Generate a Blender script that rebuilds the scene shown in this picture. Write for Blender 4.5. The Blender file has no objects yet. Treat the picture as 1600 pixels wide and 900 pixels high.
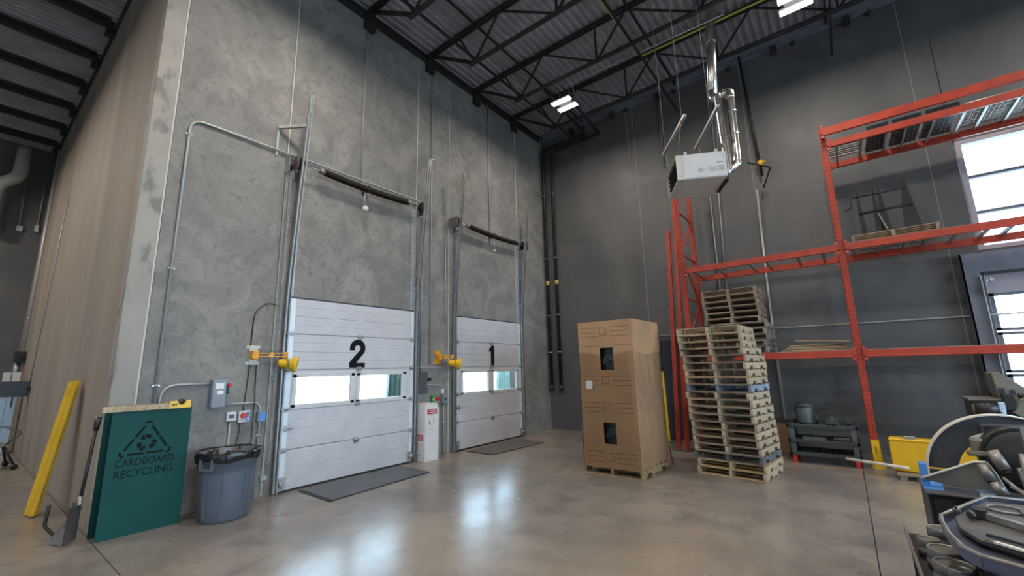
import bpy, bmesh, math, random
from mathutils import Vector, Matrix
random.seed(7)
PI = math.pi
S = bpy.context.scene
COL = S.collection

# ------------------------------------------------------------------ camera
cd = bpy.data.cameras.new('camera'); cam = bpy.data.objects.new('camera', cd); COL.objects.link(cam)
cd.sensor_width = 36.0; cd.lens = 664.17 / 1600 * 36.0; cd.clip_start = 0.05; cd.clip_end = 500
yaw, pitch, roll = 0.65309, 0.186724, -0.02404
fw = Vector((-math.sin(yaw)*math.cos(pitch), math.cos(yaw)*math.cos(pitch), math.sin(pitch)))
r0 = Vector((math.cos(yaw), math.sin(yaw), 0)); u0 = r0.cross(fw)
rr = math.cos(roll)*r0 + math.sin(roll)*u0; uu = -math.sin(roll)*r0 + math.cos(roll)*u0
M = Matrix((rr, uu, -fw)).transposed().to_4x4(); M.translation = (0, 0, 1.6)
cam.matrix_world = M
S.camera = cam

# ------------------------------------------------------------------ world and exposure
W = bpy.data.worlds.new('overcast_sky'); S.world = W; W.use_nodes = True
bg = W.node_tree.nodes['Background']; bg.inputs[0].default_value = (0.55, 0.78, 1.0, 1); bg.inputs[1].default_value = 11.0
S.view_settings.view_transform = 'Standard'; S.view_settings.look = 'None'
S.view_settings.gamma = 1.0; S.view_settings.exposure = 0.42; S.view_settings.use_curve_mapping = False
LAMP_W = 94.0

# ------------------------------------------------------------------ materials
def mat(name, col, rough=0.6, metal=0.0, col2=None, scale=6.0, bump=0.0, bscale=40.0, detail=5.0, mix=(0.35, 0.65),
        spread=0.0, stretch=(1, 1, 1), rough2=None, distort=0.0, dist=0.01):
    m = bpy.data.materials.new(name); m.use_nodes = True
    n = m.node_tree.nodes; l = m.node_tree.links; b = n['Principled BSDF']
    b.inputs['Base Color'].default_value = (*col, 1); b.inputs['Roughness'].default_value = rough
    b.inputs['Metallic'].default_value = metal
    tc = n.new('ShaderNodeTexCoord'); mp = n.new('ShaderNodeMapping'); mp.inputs['Scale'].default_value = stretch
    l.new(tc.outputs['Object'], mp.inputs[0])
    last = None
    if col2:
        nz = n.new('ShaderNodeTexNoise'); nz.inputs['Scale'].default_value = scale; nz.inputs['Detail'].default_value = detail
        nz.inputs['Distortion'].default_value = distort
        l.new(mp.outputs[0], nz.inputs['Vector'])
        rp = n.new('ShaderNodeMapRange'); rp.inputs[1].default_value = mix[0]; rp.inputs[2].default_value = mix[1]
        l.new(nz.outputs[0], rp.inputs[0])
        mx = n.new('ShaderNodeMix'); mx.data_type = 'RGBA'
        mx.inputs['A'].default_value = (*col, 1); mx.inputs['B'].default_value = (*col2, 1)
        l.new(rp.outputs[0], mx.inputs['Factor']); last = mx.outputs['Result']
        if rough2 is not None:
            r2 = n.new('ShaderNodeMapRange'); r2.inputs[1].default_value = mix[0]; r2.inputs[2].default_value = mix[1]
            r2.inputs[3].default_value = rough; r2.inputs[4].default_value = rough2
            l.new(nz.outputs[0], r2.inputs[0]); l.new(r2.outputs[0], b.inputs['Roughness'])
    if spread:
        oi = n.new('ShaderNodeObjectInfo'); hs = n.new('ShaderNodeHueSaturation')
        mr = n.new('ShaderNodeMapRange'); mr.inputs[3].default_value = 1 - spread; mr.inputs[4].default_value = 1 + spread
        l.new(oi.outputs['Random'], mr.inputs[0]); l.new(mr.outputs[0], hs.inputs['Value'])
        if last: l.new(last, hs.inputs['Color'])
        else: hs.inputs['Color'].default_value = (*col, 1)
        last = hs.outputs[0]
    if last: l.new(last, b.inputs['Base Color'])
    if bump:
        nb = n.new('ShaderNodeTexNoise'); nb.inputs['Scale'].default_value = bscale; nb.inputs['Detail'].default_value = 6
        nb.inputs['Distortion'].default_value = distort
        l.new(mp.outputs[0], nb.inputs['Vector'])
        bp = n.new('ShaderNodeBump'); bp.inputs['Strength'].default_value = bump; bp.inputs['Distance'].default_value = dist
        l.new(nb.outputs[0], bp.inputs['Height']); l.new(bp.outputs[0], b.inputs['Normal'])
    return m

def layered(m, col3, scale, lo, hi, amount=1.0, stretch=(1, 1, 1), distort=0.0):
    """a second, larger or finer set of stains over a material's colour"""
    n = m.node_tree.nodes; l = m.node_tree.links; b = n['Principled BSDF']
    src = b.inputs['Base Color'].links[0].from_socket if b.inputs['Base Color'].links else None
    tc = n.new('ShaderNodeTexCoord'); mp = n.new('ShaderNodeMapping'); mp.inputs['Scale'].default_value = stretch
    mp.inputs['Location'].default_value = (3.1, 7.7, 1.3)
    nz = n.new('ShaderNodeTexNoise'); nz.inputs['Scale'].default_value = scale; nz.inputs['Detail'].default_value = 7
    nz.inputs['Distortion'].default_value = distort
    rp = n.new('ShaderNodeMapRange'); rp.inputs[1].default_value = lo; rp.inputs[2].default_value = hi; rp.inputs[4].default_value = amount
    mx = n.new('ShaderNodeMix'); mx.data_type = 'RGBA'; mx.inputs['B'].default_value = (*col3, 1)
    if src: l.new(src, mx.inputs['A'])
    else: mx.inputs['A'].default_value = b.inputs['Base Color'].default_value
    l.new(tc.outputs['Object'], mp.inputs[0]); l.new(mp.outputs[0], nz.inputs['Vector']); l.new(nz.outputs[0], rp.inputs[0])
    l.new(rp.outputs[0], mx.inputs['Factor']); l.new(mx.outputs['Result'], b.inputs['Base Color'])
    return m

X = {}
X['conc'] = layered(mat('floated_concrete', (0.265, 0.252, 0.235), 0.85, 0, (0.175, 0.170, 0.162), 1.3, 0.8, 11.0, 9, distort=1.3, dist=0.018),
                    (0.115, 0.115, 0.115), 4.5, 0.50, 0.72, 0.55, distort=2.2)
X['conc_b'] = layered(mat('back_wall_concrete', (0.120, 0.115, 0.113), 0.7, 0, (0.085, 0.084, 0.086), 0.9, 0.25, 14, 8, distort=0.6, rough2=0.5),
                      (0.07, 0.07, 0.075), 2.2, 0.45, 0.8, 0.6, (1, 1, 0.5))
X['conc_br'] = layered(mat('brown_formed_concrete', (0.33, 0.265, 0.21), 0.75, 0, (0.26, 0.215, 0.18), 0.8, 0.12, 10, 6, stretch=(1.6, 1, 0.16)),
                       (0.155, 0.145, 0.13), 0.9, 0.45, 0.75, 0.6, (1.3, 1, 0.2))
X['conc_lt'] = layered(mat('smooth_pale_concrete', (0.34, 0.315, 0.285), 0.7, 0, (0.27, 0.25, 0.225), 1.5, 0.15, 14, 6),
                       (0.15, 0.14, 0.13), 3.2, 0.56, 0.66, 0.8, (1.5, 1.5, 0.8))
X['floor'] = layered(layered(layered(mat('polished_concrete', (0.265, 0.232, 0.20), 0.21, 0, (0.165, 0.15, 0.137), 0.9, 0.35, 9, 12, mix=(0.32, 0.68), rough2=0.32, dist=0.0016), (0.12, 0.11, 0.10), 11, 0.56, 0.76, 0.5, (1, 0.45, 1), 0.8),
                     (0.105, 0.10, 0.095), 2.4, 0.45, 0.70, 0.6, distort=0.5), (0.33, 0.26, 0.19), 0.45, 0.50, 0.72, 0.55)
X['floor'].node_tree.nodes['Principled BSDF'].inputs['Specular IOR Level'].default_value = 0.65
X['apron'] = mat('outdoor_concrete', (0.5, 0.5, 0.48), 0.8, 0, (0.42, 0.42, 0.40), 1)
X['deck'] = mat('grey_roof_deck', (0.36, 0.36, 0.385), 0.5, 0.1, (0.27, 0.27, 0.295), 3)
X['joist'] = mat('black_primer', (0.018, 0.018, 0.02), 0.6, 0.1, (0.03, 0.03, 0.032), 8)
X['galv'] = mat('galvanised_steel', (0.50, 0.52, 0.54), 0.38, 0.75, (0.36, 0.38, 0.40), 14)
X['conduit'] = mat('conduit_steel', (0.42, 0.42, 0.41), 0.4, 0.25, (0.33, 0.33, 0.33), 20)
X['bright'] = mat('bright_foil_duct', (0.78, 0.76, 0.74), 0.22, 1.0, None, bump=0.4, bscale=25)
X['flex'] = mat('spiral_duct', (0.62, 0.60, 0.58), 0.26, 1.0)
X['white'] = mat('white_door_paint', (0.53, 0.53, 0.56), 0.38, 0, (0.48, 0.48, 0.515), 3, 0.05, 60)
X['white2'] = mat('white_enamel', (0.58, 0.585, 0.60), 0.4, 0, (0.53, 0.535, 0.55), 5)
X['beige'] = mat('beige_enamel', (0.52, 0.50, 0.46), 0.4)
X['stile'] = mat('bright_door_edge', (0.72, 0.78, 0.82), 0.35, 0.3)
X['black'] = mat('black_plastic', (0.012, 0.012, 0.013), 0.4)
X['blackm'] = mat('black_steel', (0.011, 0.011, 0.012), 0.5, 0.1, (0.02, 0.019, 0.018), 12)
X['num'] = mat('black_vinyl', (0.006, 0.008, 0.010), 0.75)
X['num'].node_tree.nodes['Principled BSDF'].inputs['Specular IOR Level'].default_value = 0.15
X['spring'] = mat('oiled_spring_steel', (0.022, 0.020, 0.018), 0.4, 0.6)
X['orange'] = mat('orange_rack_paint', (0.42, 0.043, 0.016), 0.45, 0, (0.32, 0.032, 0.014), 5)
X['hole'] = mat('rack_slot_dark', (0.10, 0.015, 0.01), 0.8)
X['yellow'] = mat('yellow_paint', (0.78, 0.47, 0.012), 0.35, 0, (0.66, 0.38, 0.01), 4)
X['ylamp'] = mat('yellow_orange_paint', (0.78, 0.36, 0.01), 0.38, 0, (0.6, 0.25, 0.01), 6)
X['ycase'] = mat('yellow_case', (0.72, 0.43, 0.01), 0.4, 0, (0.64, 0.36, 0.01), 3)
X['ygas'] = mat('yellow_gas_pipe', (0.45, 0.36, 0.06), 0.5)
X['red'] = mat('red_plastic', (0.55, 0.03, 0.025), 0.35)
X['green_b'] = mat('green_plastic', (0.03, 0.30, 0.08), 0.4)
X['blue'] = mat('blue_tape', (0.07, 0.24, 0.62), 0.35, 0, (0.10, 0.30, 0.70), 6)
X['ltblue'] = mat('pale_blue_steel', (0.42, 0.55, 0.70), 0.4, 0.1)
X['green'] = mat('dark_green_sheet', (0.0015, 0.052, 0.046), 0.6, 0, (0.002, 0.060, 0.053), 2, 0.04, 50)
X['green'].node_tree.nodes['Principled BSDF'].inputs['Specular IOR Level'].default_value = 0.25
X['green_d'] = mat('green_edge', (0.008, 0.06, 0.055), 0.6)
X['bin'] = mat('blue_grey_plastic', (0.090, 0.108, 0.138), 0.42, 0, (0.105, 0.122, 0.15), 5, 0.05, 90)
X['bag'] = mat('black_bin_bag', (0.01, 0.01, 0.011), 0.22, 0, None, bump=0.6, bscale=22)
X['card'] = layered(mat('cardboard', (0.40, 0.235, 0.125), 0.8, 0, (0.34, 0.20, 0.11), 2.5, 0.08, 60),
                    (0.24, 0.14, 0.08), 1.6, 0.56, 0.8, 0.35)
X['card2'] = mat('cardboard_edge', (0.30, 0.18, 0.10), 0.85)
X['ink'] = mat('brown_print', (0.13, 0.07, 0.035), 0.8)
X['wbox'] = mat('white_cardboard', (0.66, 0.65, 0.64), 0.7, 0, (0.60, 0.59, 0.58), 4)
X['redprint'] = mat('red_print', (0.38, 0.03, 0.04), 0.6)
X['paper'] = mat('white_paper', (0.72, 0.72, 0.70), 0.7)
X['greyink'] = mat('grey_print', (0.22, 0.22, 0.24), 0.7)
X['mat'] = mat('grey_rubber_mat', (0.075, 0.085, 0.10), 0.45, 0, (0.095, 0.105, 0.12), 3, 0.25, 70)
X['matedge'] = mat('black_rubber_edge', (0.02, 0.022, 0.025), 0.5)
X['mat2'] = mat('faded_rubber_mat', (0.12, 0.115, 0.10), 0.6, 0, (0.09, 0.09, 0.085), 3, 0.25, 70)
X['galv_d'] = mat('dull_sheet_steel', (0.20, 0.195, 0.19), 0.5, 0.3, (0.14, 0.135, 0.13), 12)
X['steel'] = layered(mat('worn_machine_steel', (0.085, 0.08, 0.085), 0.4, 0.5, (0.12, 0.11, 0.10), 4, 0.2, 18, rough2=0.55),
                     (0.13, 0.085, 0.055), 2.5, 0.55, 0.75, 0.6)
X['bsteel'] = mat('blue_grey_steel', (0.08, 0.095, 0.16), 0.32, 0.5, (0.14, 0.145, 0.19), 5, 0.2, 25, rough2=0.5)
X['bare'] = layered(mat('bare_steel', (0.30, 0.29, 0.28), 0.35, 0.7, (0.2, 0.18, 0.165), 9, 0.15, 30, rough2=0.5),
                    (0.2, 0.12, 0.07), 5, 0.55, 0.75, 0.5)
X['ring'] = mat('grey_guard_paint', (0.06, 0.065, 0.075), 0.45, 0.2, (0.075, 0.078, 0.085), 4)
X['wedge'] = layered(mat('oily_plate', (0.14, 0.125, 0.11), 0.38, 0.4, (0.20, 0.18, 0.15), 2.5, 0.1, 20), (0.17, 0.10, 0.05), 3, 0.55, 0.7, 0.5)
X['tan'] = mat('tan_machine_paint', (0.20, 0.18, 0.145), 0.55, 0.1, (0.15, 0.135, 0.11), 5)
X['cart'] = mat('dusty_grey_plastic', (0.028, 0.033, 0.035), 0.65, 0, (0.048, 0.054, 0.055), 8, 0.2, 40)
X['cartl'] = mat('dusty_pale_plastic', (0.10, 0.112, 0.112), 0.65, 0, (0.065, 0.075, 0.075), 8)
X['gframe'] = mat('grey_steel_frame', (0.165, 0.175, 0.215), 0.5, 0, (0.135, 0.145, 0.18), 4)
X['wframe'] = mat('window_frame_paint', (0.40, 0.36, 0.40), 0.45)
X['greybox'] = mat('grey_enamel', (0.20, 0.235, 0.27), 0.4, 0.1)
X['dkbox'] = mat('dark_grey_enamel', (0.07, 0.08, 0.085), 0.45)
X['cable'] = mat('black_cable', (0.012, 0.012, 0.012), 0.5)
X['wire'] = mat('wire_deck', (0.34, 0.33, 0.32), 0.4, 0.6)
X['caulk'] = mat('joint_sealant', (0.50, 0.48, 0.44), 0.7)
X['caulk_d'] = mat('dull_sealant', (0.20, 0.195, 0.19), 0.7)
X['slate'] = mat('dark_panel', (0.022, 0.026, 0.034), 0.4)
X['tarp'] = mat('green_tarpaulin', (0.10, 0.17, 0.14), 0.6, 0, (0.20, 0.28, 0.24), 2)
X['cream'] = mat('cream_bar', (0.62, 0.58, 0.50), 0.5)
WOODS = {
 'gold': mat('golden_pine', (0.46, 0.31, 0.16), 0.75, 0, (0.33, 0.21, 0.105), 5, 0.15, 30, stretch=(0.6, 6, 6), spread=0.14),
 'pale': mat('pale_pine', (0.44, 0.35, 0.235), 0.75, 0, (0.28, 0.215, 0.14), 5, 0.15, 30, stretch=(0.6, 6, 6), spread=0.14),
 'brown': mat('weathered_pine', (0.27, 0.195, 0.13), 0.8, 0, (0.16, 0.115, 0.08), 5, 0.2, 30, stretch=(0.6, 6, 6), spread=0.2),
 'grey': mat('grey_pine', (0.24, 0.20, 0.165), 0.85, 0, (0.15, 0.125, 0.10), 5, 0.2, 30, stretch=(0.6, 6, 6), spread=0.2),
 'wblue': mat('blue_painted_pine', (0.26, 0.34, 0.43), 0.75, 0, (0.15, 0.19, 0.24), 8),
 'wslate': mat('grey_painted_pine', (0.13, 0.13, 0.135), 0.8, 0, (0.08, 0.08, 0.085), 8)}
def emis(name, col, st):
    m = bpy.data.materials.new(name); m.use_nodes = True; n = m.node_tree.nodes; n.clear()
    e = n.new('ShaderNodeEmission'); e.inputs[0].default_value = (*col, 1); e.inputs[1].default_value = st
    o = n.new('ShaderNodeOutputMaterial'); m.node_tree.links.new(e.outputs[0], o.inputs[0]); return m
X['led'] = emis('led_lens', (1.0, 0.95, 0.88), 14.0)
def clear(name, tint, gloss, rough=0.03, bump=0.0, facing=0.15):
    m = bpy.data.materials.new(name); m.use_nodes = True; n = m.node_tree.nodes; l = m.node_tree.links; n.clear()
    t = n.new('ShaderNodeBsdfTransparent'); t.inputs[0].default_value = (*tint, 1)
    g = n.new('ShaderNodeBsdfGlossy'); g.inputs['Roughness'].default_value = rough; g.inputs[0].default_value = (gloss, gloss, gloss, 1)
    mx = n.new('ShaderNodeMixShader'); lw = n.new('ShaderNodeLayerWeight'); lw.inputs[0].default_value = facing
    o = n.new('ShaderNodeOutputMaterial')
    l.new(lw.outputs['Fresnel'], mx.inputs[0]); l.new(t.outputs[0], mx.inputs[1]); l.new(g.outputs[0], mx.inputs[2]); l.new(mx.outputs[0], o.inputs[0])
    if bump:
        tc = n.new('ShaderNodeTexCoord'); nz = n.new('ShaderNodeTexNoise'); nz.inputs['Scale'].default_value = 9; nz.inputs['Distortion'].default_value = 2.5
        b = n.new('ShaderNodeBump'); b.inputs['Strength'].default_value = bump; b.inputs['Distance'].default_value = 0.02
        l.new(tc.outputs['Object'], nz.inputs['Vector']); l.new(nz.outputs[0], b.inputs['Height'])
        l.new(b.outputs[0], g.inputs['Normal']); l.new(b.outputs[0], lw.inputs['Normal'])
    return m
X['glass'] = clear('window_glass', (0.96, 0.98, 0.98), 0.9)
X['film'] = clear('stretch_film', (0.955, 0.95, 0.945), 0.8, 0.22, 0.8, 0.12)

# ------------------------------------------------------------------ mesh helpers
class MB:
    def __init__(s): s.v = []; s.f = []; s.sm = []
    def add(s, vs, fs, smooth=False):
        o = len(s.v); s.v += [Vector(p) for p in vs]
        for f in fs: s.f.append(tuple(i + o for i in f)); s.sm.append(smooth)
        return s
    def box(s, a, b):
        x0, y0, z0 = a; x1, y1, z1 = b
        x0, x1 = min(x0, x1), max(x0, x1); y0, y1 = min(y0, y1), max(y0, y1); z0, z1 = min(z0, z1), max(z0, z1)
        return s.add([(x0,y0,z0),(x1,y0,z0),(x1,y1,z0),(x0,y1,z0),(x0,y0,z1),(x1,y0,z1),(x1,y1,z1),(x0,y1,z1)],
                     [(0,3,2,1),(4,5,6,7),(0,1,5,4),(1,2,6,5),(2,3,7,6),(3,0,4,7)])
    def cb(s, c, d): return s.box([c[i]-d[i]/2 for i in range(3)], [c[i]+d[i]/2 for i in range(3)])
    def bar(s, p, q, w, h, up=(0, 0, 1)):
        p = Vector(p); q = Vector(q); d = (q - p).normalized(); up = Vector(up)
        if abs(d.dot(up)) > 0.98: up = Vector((1, 0, 0)) if abs(d.x) < 0.9 else Vector((0, 1, 0))
        sd = d.cross(up).normalized() * (w/2); u = sd.cross(d).normalized() * (h/2)
        vs = [p-sd-u, p+sd-u, p+sd+u, p-sd+u, q-sd-u, q+sd-u, q+sd+u, q-sd+u]
        return s.add(vs, [(0,1,2,3)[::-1],(4,5,6,7),(0,1,5,4),(1,2,6,5),(2,3,7,6),(3,0,4,7)])
    def tube(s, pts, r, n=8, cap=True, radii=None):
        pts = [Vector(p) for p in pts]; rings = []; prev = None
        for i, p in enumerate(pts):
            if i == 0: d = pts[1] - p
            elif i == len(pts)-1: d = p - pts[i-1]
            else: d = (pts[i+1]-p).normalized() + (p-pts[i-1]).normalized()
            d.normalize()
            if prev is None:
                a = Vector((0, 0, 1)) if abs(d.z) < 0.9 else Vector((1, 0, 0)); n1 = d.cross(a).normalized()
            else: n1 = (prev - d*prev.dot(d)).normalized()
            prev = n1; n2 = d.cross(n1); R = radii[i] if radii else r
            rings.append([p + (n1*math.cos(2*PI*k/n) + n2*math.sin(2*PI*k/n))*R for k in range(n)])
        o = len(s.v)
        for R in rings: s.v += R
        for i in range(len(rings)-1):
            for k in range(n):
                s.f.append((o+i*n+k, o+i*n+(k+1)%n, o+(i+1)*n+(k+1)%n, o+(i+1)*n+k)); s.sm.append(True)
        if cap:
            s.f.append(tuple(o+k for k in range(n))[::-1]); s.sm.append(False)
            s.f.append(tuple(o+(len(rings)-1)*n+k for k in range(n))); s.sm.append(False)
        return s
    def cyl(s, p, q, r, n=16, r2=None): return s.tube([p, q], r, n, radii=[r, r if r2 is None else r2])
    def lathe(s, prof, c=(0, 0, 0), n=24, axis='z', ov=1.0):
        o = len(s.v); c = Vector(c)
        for (r, z) in prof:
            for k in range(n):
                a = 2*PI*k/n; x, y = r*math.cos(a), r*math.sin(a)*ov
                v = {'z': (x, y, z), 'y': (x, z, y), 'x': (z, x, y)}[axis]; s.v.append(c + Vector(v))
        for i in range(len(prof)-1):
            for k in range(n):
                s.f.append((o+i*n+k, o+i*n+(k+1)%n, o+(i+1)*n+(k+1)%n, o+(i+1)*n+k)); s.sm.append(True)
        return s
    def prism(s, poly, a0, a1, plane='xz'):
        """poly in two axes, pushed along the third from a0 to a1"""
        def P(u, v, w): return {'xz': (u, w, v), 'yz': (w, u, v), 'xy': (u, v, w)}[plane]
        n = len(poly); vs = [P(u, v, a0) for u, v in poly] + [P(u, v, a1) for u, v in poly]
        fs = [tuple(range(n)), tuple(range(2*n-1, n-1, -1))] + [(i, n+i, n+(i+1)%n, (i+1)%n) for i in range(n)]
        return s.add(vs, fs)
    def xf(s, m): s.v = [m @ v for v in s.v]; return s

def flat_mesh(name, mb, material, bev=0):
    me = bpy.data.meshes.new(name); me.from_pydata([tuple(v) for v in mb.v], [], mb.f); me.validate()
    if len(me.polygons) == len(mb.sm): me.polygons.foreach_set('use_smooth', mb.sm)
    bm = bmesh.new(); bm.from_mesh(me); bmesh.ops.recalc_face_normals(bm, faces=bm.faces)
    if bev:
        es = [e for e in bm.edges if len(e.link_faces) == 2 and e.calc_face_angle(0) > 0.6]
        bmesh.ops.bevel(bm, geom=es, offset=bev, segments=1, affect='EDGES')
    bm.to_mesh(me); bm.free()
    me.materials.append(material if not isinstance(material, str) else (X.get(material) or WOODS[material]))
    return me

def link(name, me, parent=None):
    o = bpy.data.objects.new(name, me); COL.objects.link(o)
    if parent: o.parent = parent
    return o
ROOT = {}
def thing(name, label, cat, loc=(0, 0, 0), rotz=0.0, group=None):
    o = bpy.data.objects.new(name, None); COL.objects.link(o); o.empty_display_size = 0.1
    o.location = loc; o.rotation_euler = (0, 0, rotz); o['label'] = label; o['category'] = cat
    if group: o['group'] = group
    ROOT[o.name] = (Matrix.Translation(Vector(loc)) @ Matrix.Rotation(rotz, 4, 'Z')).inverted()
    return o
def part(name, mb, material, parent, w=True, bev=0, label=None, kind=None):
    """w: the mesh was laid out in world coordinates"""
    r = parent
    while r.parent: r = r.parent
    if w and r.name in ROOT: mb.xf(ROOT[r.name])
    o = link(name, flat_mesh(name, mb, material, bev), parent)
    if label: o['label'] = label
    if kind: o['kind'] = kind
    return o
def single(name, mb, material, label, cat, group=None, bev=0, loc=None):
    if loc is not None: mb.xf(Matrix.Translation(-Vector(loc)))
    o = link(name, flat_mesh(name, mb, material, bev)); o['label'] = label; o['category'] = cat
    if loc is not None: o.location = loc
    if group: o['group'] = group
    return o
def struct(name, mb, material, parent=None, bev=0, kind='structure', label=None):
    o = link(name, flat_mesh(name, mb, material, bev), parent)
    if parent is None: o['kind'] = kind
    if label: o['label'] = label
    return o
def sroot(name):
    o = bpy.data.objects.new(name, None); COL.objects.link(o); o['kind'] = 'structure'; return o
def dup(root, loc, rotz=None, label=None, group=None):
    r = root.copy(); COL.objects.link(r); r.location = loc
    if rotz is not None: r.rotation_euler = (0, 0, rotz)
    if label: r['label'] = label
    if group: r['group'] = group
    for ch in list(root.children):
        c = ch.copy(); COL.objects.link(c); c.parent = r
        for g in list(ch.children):
            d = g.copy(); COL.objects.link(d); d.parent = c
    return r
def arc(c, r, a0, a1, n, ax='yz', k=0.0):
    out = []
    for i in range(n+1):
        a = a0 + (a1-a0)*i/n; u, v = c[0]+r*math.cos(a), c[1]+r*math.sin(a)
        out.append({'yz': (k, u, v), 'xz': (u, k, v), 'xy': (u, v, k)}[ax])
    return out
def bend(pts, r, n=4):
    """round the inner corners of a path"""
    pts = [Vector(p) for p in pts]; out = [pts[0]]
    for i in range(1, len(pts)-1):
        a = (pts[i-1]-pts[i]); b = (pts[i+1]-pts[i]); R = min(r, a.length*0.45, b.length*0.45)
        p0 = pts[i]+a.normalized()*R; p1 = pts[i]+b.normalized()*R
        for k in range(n+1):
            t = k/n; out.append(p0*(1-t)**2 + pts[i]*2*t*(1-t) + p1*t**2)
    out.append(pts[-1]); return out

XA = -6.40      # inner face of the door wall
YB = 9.97       # inner face of the back wall
YR = 1.10       # face of the brown return wall
ZD = 8.46       # underside of the roof deck
XF = -18.5
XR, YK = 10.0, -10.0

# ------------------------------------------------------------------ shell
fl = sroot('floor')
xs = [XF-0.3, -12.2, -6.1, 0.0, 6.1, XR+0.2]; ys = [YK-0.2, -4.9, 1.075, 9.97+0.25]
for i in range(len(xs)-1):
    for j in range(len(ys)-1):
        struct('floor_slab', MB().box((xs[i]+0.004, ys[j]+0.004, -0.15), (xs[i+1]-0.004, ys[j+1]-0.004, 0)), 'floor', fl)
struct('slab_base', MB().box((XF-0.3, YK-0.2, -0.3), (XR+0.2, 10.3, -0.02)), 'matedge', fl)

wl = sroot('wall_left')
def wp(y0, y1, z0, z1, m='conc', parent=wl, x=XA): return struct('wall_panel', MB().box((x-0.22, y0+0.006, z0), (x, y1-0.006, z1)), m, parent, bev=0.004)
wp(1.10, 1.312, 0, 8.6, 'conc_lt')
wp(1.325, 2.735, 0, 8.6)
wp(2.75, 5.262, 2.66, 8.6)
wp(5.277, 6.16, 0, 8.6)
wp(6.175, 8.63, 2.66, 8.6)
wp(8.645, 9.98, 0, 8.6)
wp(2.735, 2.98, 0, 2.66); wp(5.15, 5.277, 0, 2.66); wp(6.16, 6.38, 0, 2.66); wp(8.47, 8.645, 0, 2.66)
struct('wall_core', MB().box((XA-0.27, 1.11, 2.7), (XA-0.222, 9.98, 8.6)), 'conc', wl)
for y in (1.318, 2.742, 5.27, 6.168, 8.637):
    struct('joint_sealant', MB().box((XA-0.02, y-0.009, 0), (XA+0.003, y+0.009, 8.45)), 'caulk', wl)

wr = sroot('wall_brown')
cuts = [XA-0.22, -10.2, -13.0, -15.8, XF]
for a, b in zip(cuts[1:], cuts[:-1]):
    struct('wall_panel', MB().box((a+0.006, YR, 0), (b-0.006, YR+0.2, 8.6)), 'conc_br', wr, bev=0.004)
struct('wall_panel', MB().box((XA-0.21, YR-0.002, 0), (XA-0.22, YR+0.2, 8.6)), 'conc_br', wr)
struct('end_panel', MB().box((XA-0.225, YR-0.004, 0), (XA-0.001, YR+0.21, 8.6)), 'conc_lt', wr)
wf = sroot('wall_far')
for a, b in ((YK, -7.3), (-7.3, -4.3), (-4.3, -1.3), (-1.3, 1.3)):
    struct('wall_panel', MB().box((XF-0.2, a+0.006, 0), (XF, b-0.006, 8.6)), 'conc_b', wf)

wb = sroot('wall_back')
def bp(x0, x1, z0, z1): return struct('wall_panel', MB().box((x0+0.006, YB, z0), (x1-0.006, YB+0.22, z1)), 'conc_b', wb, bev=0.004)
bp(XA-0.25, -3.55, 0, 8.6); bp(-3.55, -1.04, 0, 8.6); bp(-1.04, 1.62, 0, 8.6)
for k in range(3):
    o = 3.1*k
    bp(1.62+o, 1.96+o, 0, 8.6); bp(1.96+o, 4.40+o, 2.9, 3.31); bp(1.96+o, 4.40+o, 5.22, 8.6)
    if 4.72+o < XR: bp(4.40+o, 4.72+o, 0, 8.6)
struct('wall_core', MB().box((XA-0.25, YB+0.222, 0), (1.9, YB+0.27, 8.6)), 'conc_b', wb)
for x in (-3.55, 1.62): struct('joint_sealant', MB().box((x-0.009, YB-0.003, 0), (x+0.009, YB+0.02, 8.5)), 'caulk_d', wb)
struct('joint_sealant', MB().box((-1.05, YB-0.003, 0), (-1.032, YB+0.02, 8.5)), 'caulk_d', wb)

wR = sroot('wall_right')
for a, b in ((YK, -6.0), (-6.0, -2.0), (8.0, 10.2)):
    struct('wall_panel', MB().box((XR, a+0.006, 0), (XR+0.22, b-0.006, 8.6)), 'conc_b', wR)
for a, b in ((-2.0, 3.0), (3.0, 8.0)):  # openings of this unseen wall are widened to let more daylight in
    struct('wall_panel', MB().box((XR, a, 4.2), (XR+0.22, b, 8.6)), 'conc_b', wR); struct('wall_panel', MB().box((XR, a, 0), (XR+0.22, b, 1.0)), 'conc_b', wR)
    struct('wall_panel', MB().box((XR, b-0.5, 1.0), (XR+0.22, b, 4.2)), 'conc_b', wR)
wK = sroot('wall_rear')
for a, b in ((XF, -12.8), (-11.2, -4.3), (-2.7, 4.2), (5.8, XR+0.2)):
    struct('wall_panel', MB().box((a+0.006, YK-0.22, 0), (b-0.006, YK, 8.6)), 'conc_b', wK)
for a, b in ((-12.8, -11.2), (-4.3, -2.7), (4.2, 5.8)):  # gaps left in this unseen wall to admit some daylight
    struct('wall_panel', MB().box((a, YK-0.22, 3.4), (b, YK, 8.6)), 'conc_b', wK); struct('wall_panel', MB().box((a, YK-0.22, 0), (b, YK, 1.6)), 'conc_b', wK)

# corrugated deck, flutes along y
mb = MB(); p = 0.15; n = int((XR+0.3-XF)/p); prof = []
for i in range(n):
    x = XF-0.1+i*p; prof += [(x, 0.0), (x+0.045, 0.0), (x+0.062, 0.04), (x+0.133, 0.04)]
o = len(prof)
for y in (YK-0.2, YB+0.25):
    mb.v += [Vector((x, y, ZD+z)) for x, z in prof]
for i in range(o-1): mb.f.append((i, i+1, o+i+1, o+i)); mb.sm.append(False)
ce = struct('ceiling', mb, 'deck')
struct('roof_cover', MB().box((XF-0.3, YK-0.3, ZD+0.05), (XR+0.3, YB+0.3, ZD+0.2)), 'deck', ce)

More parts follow.
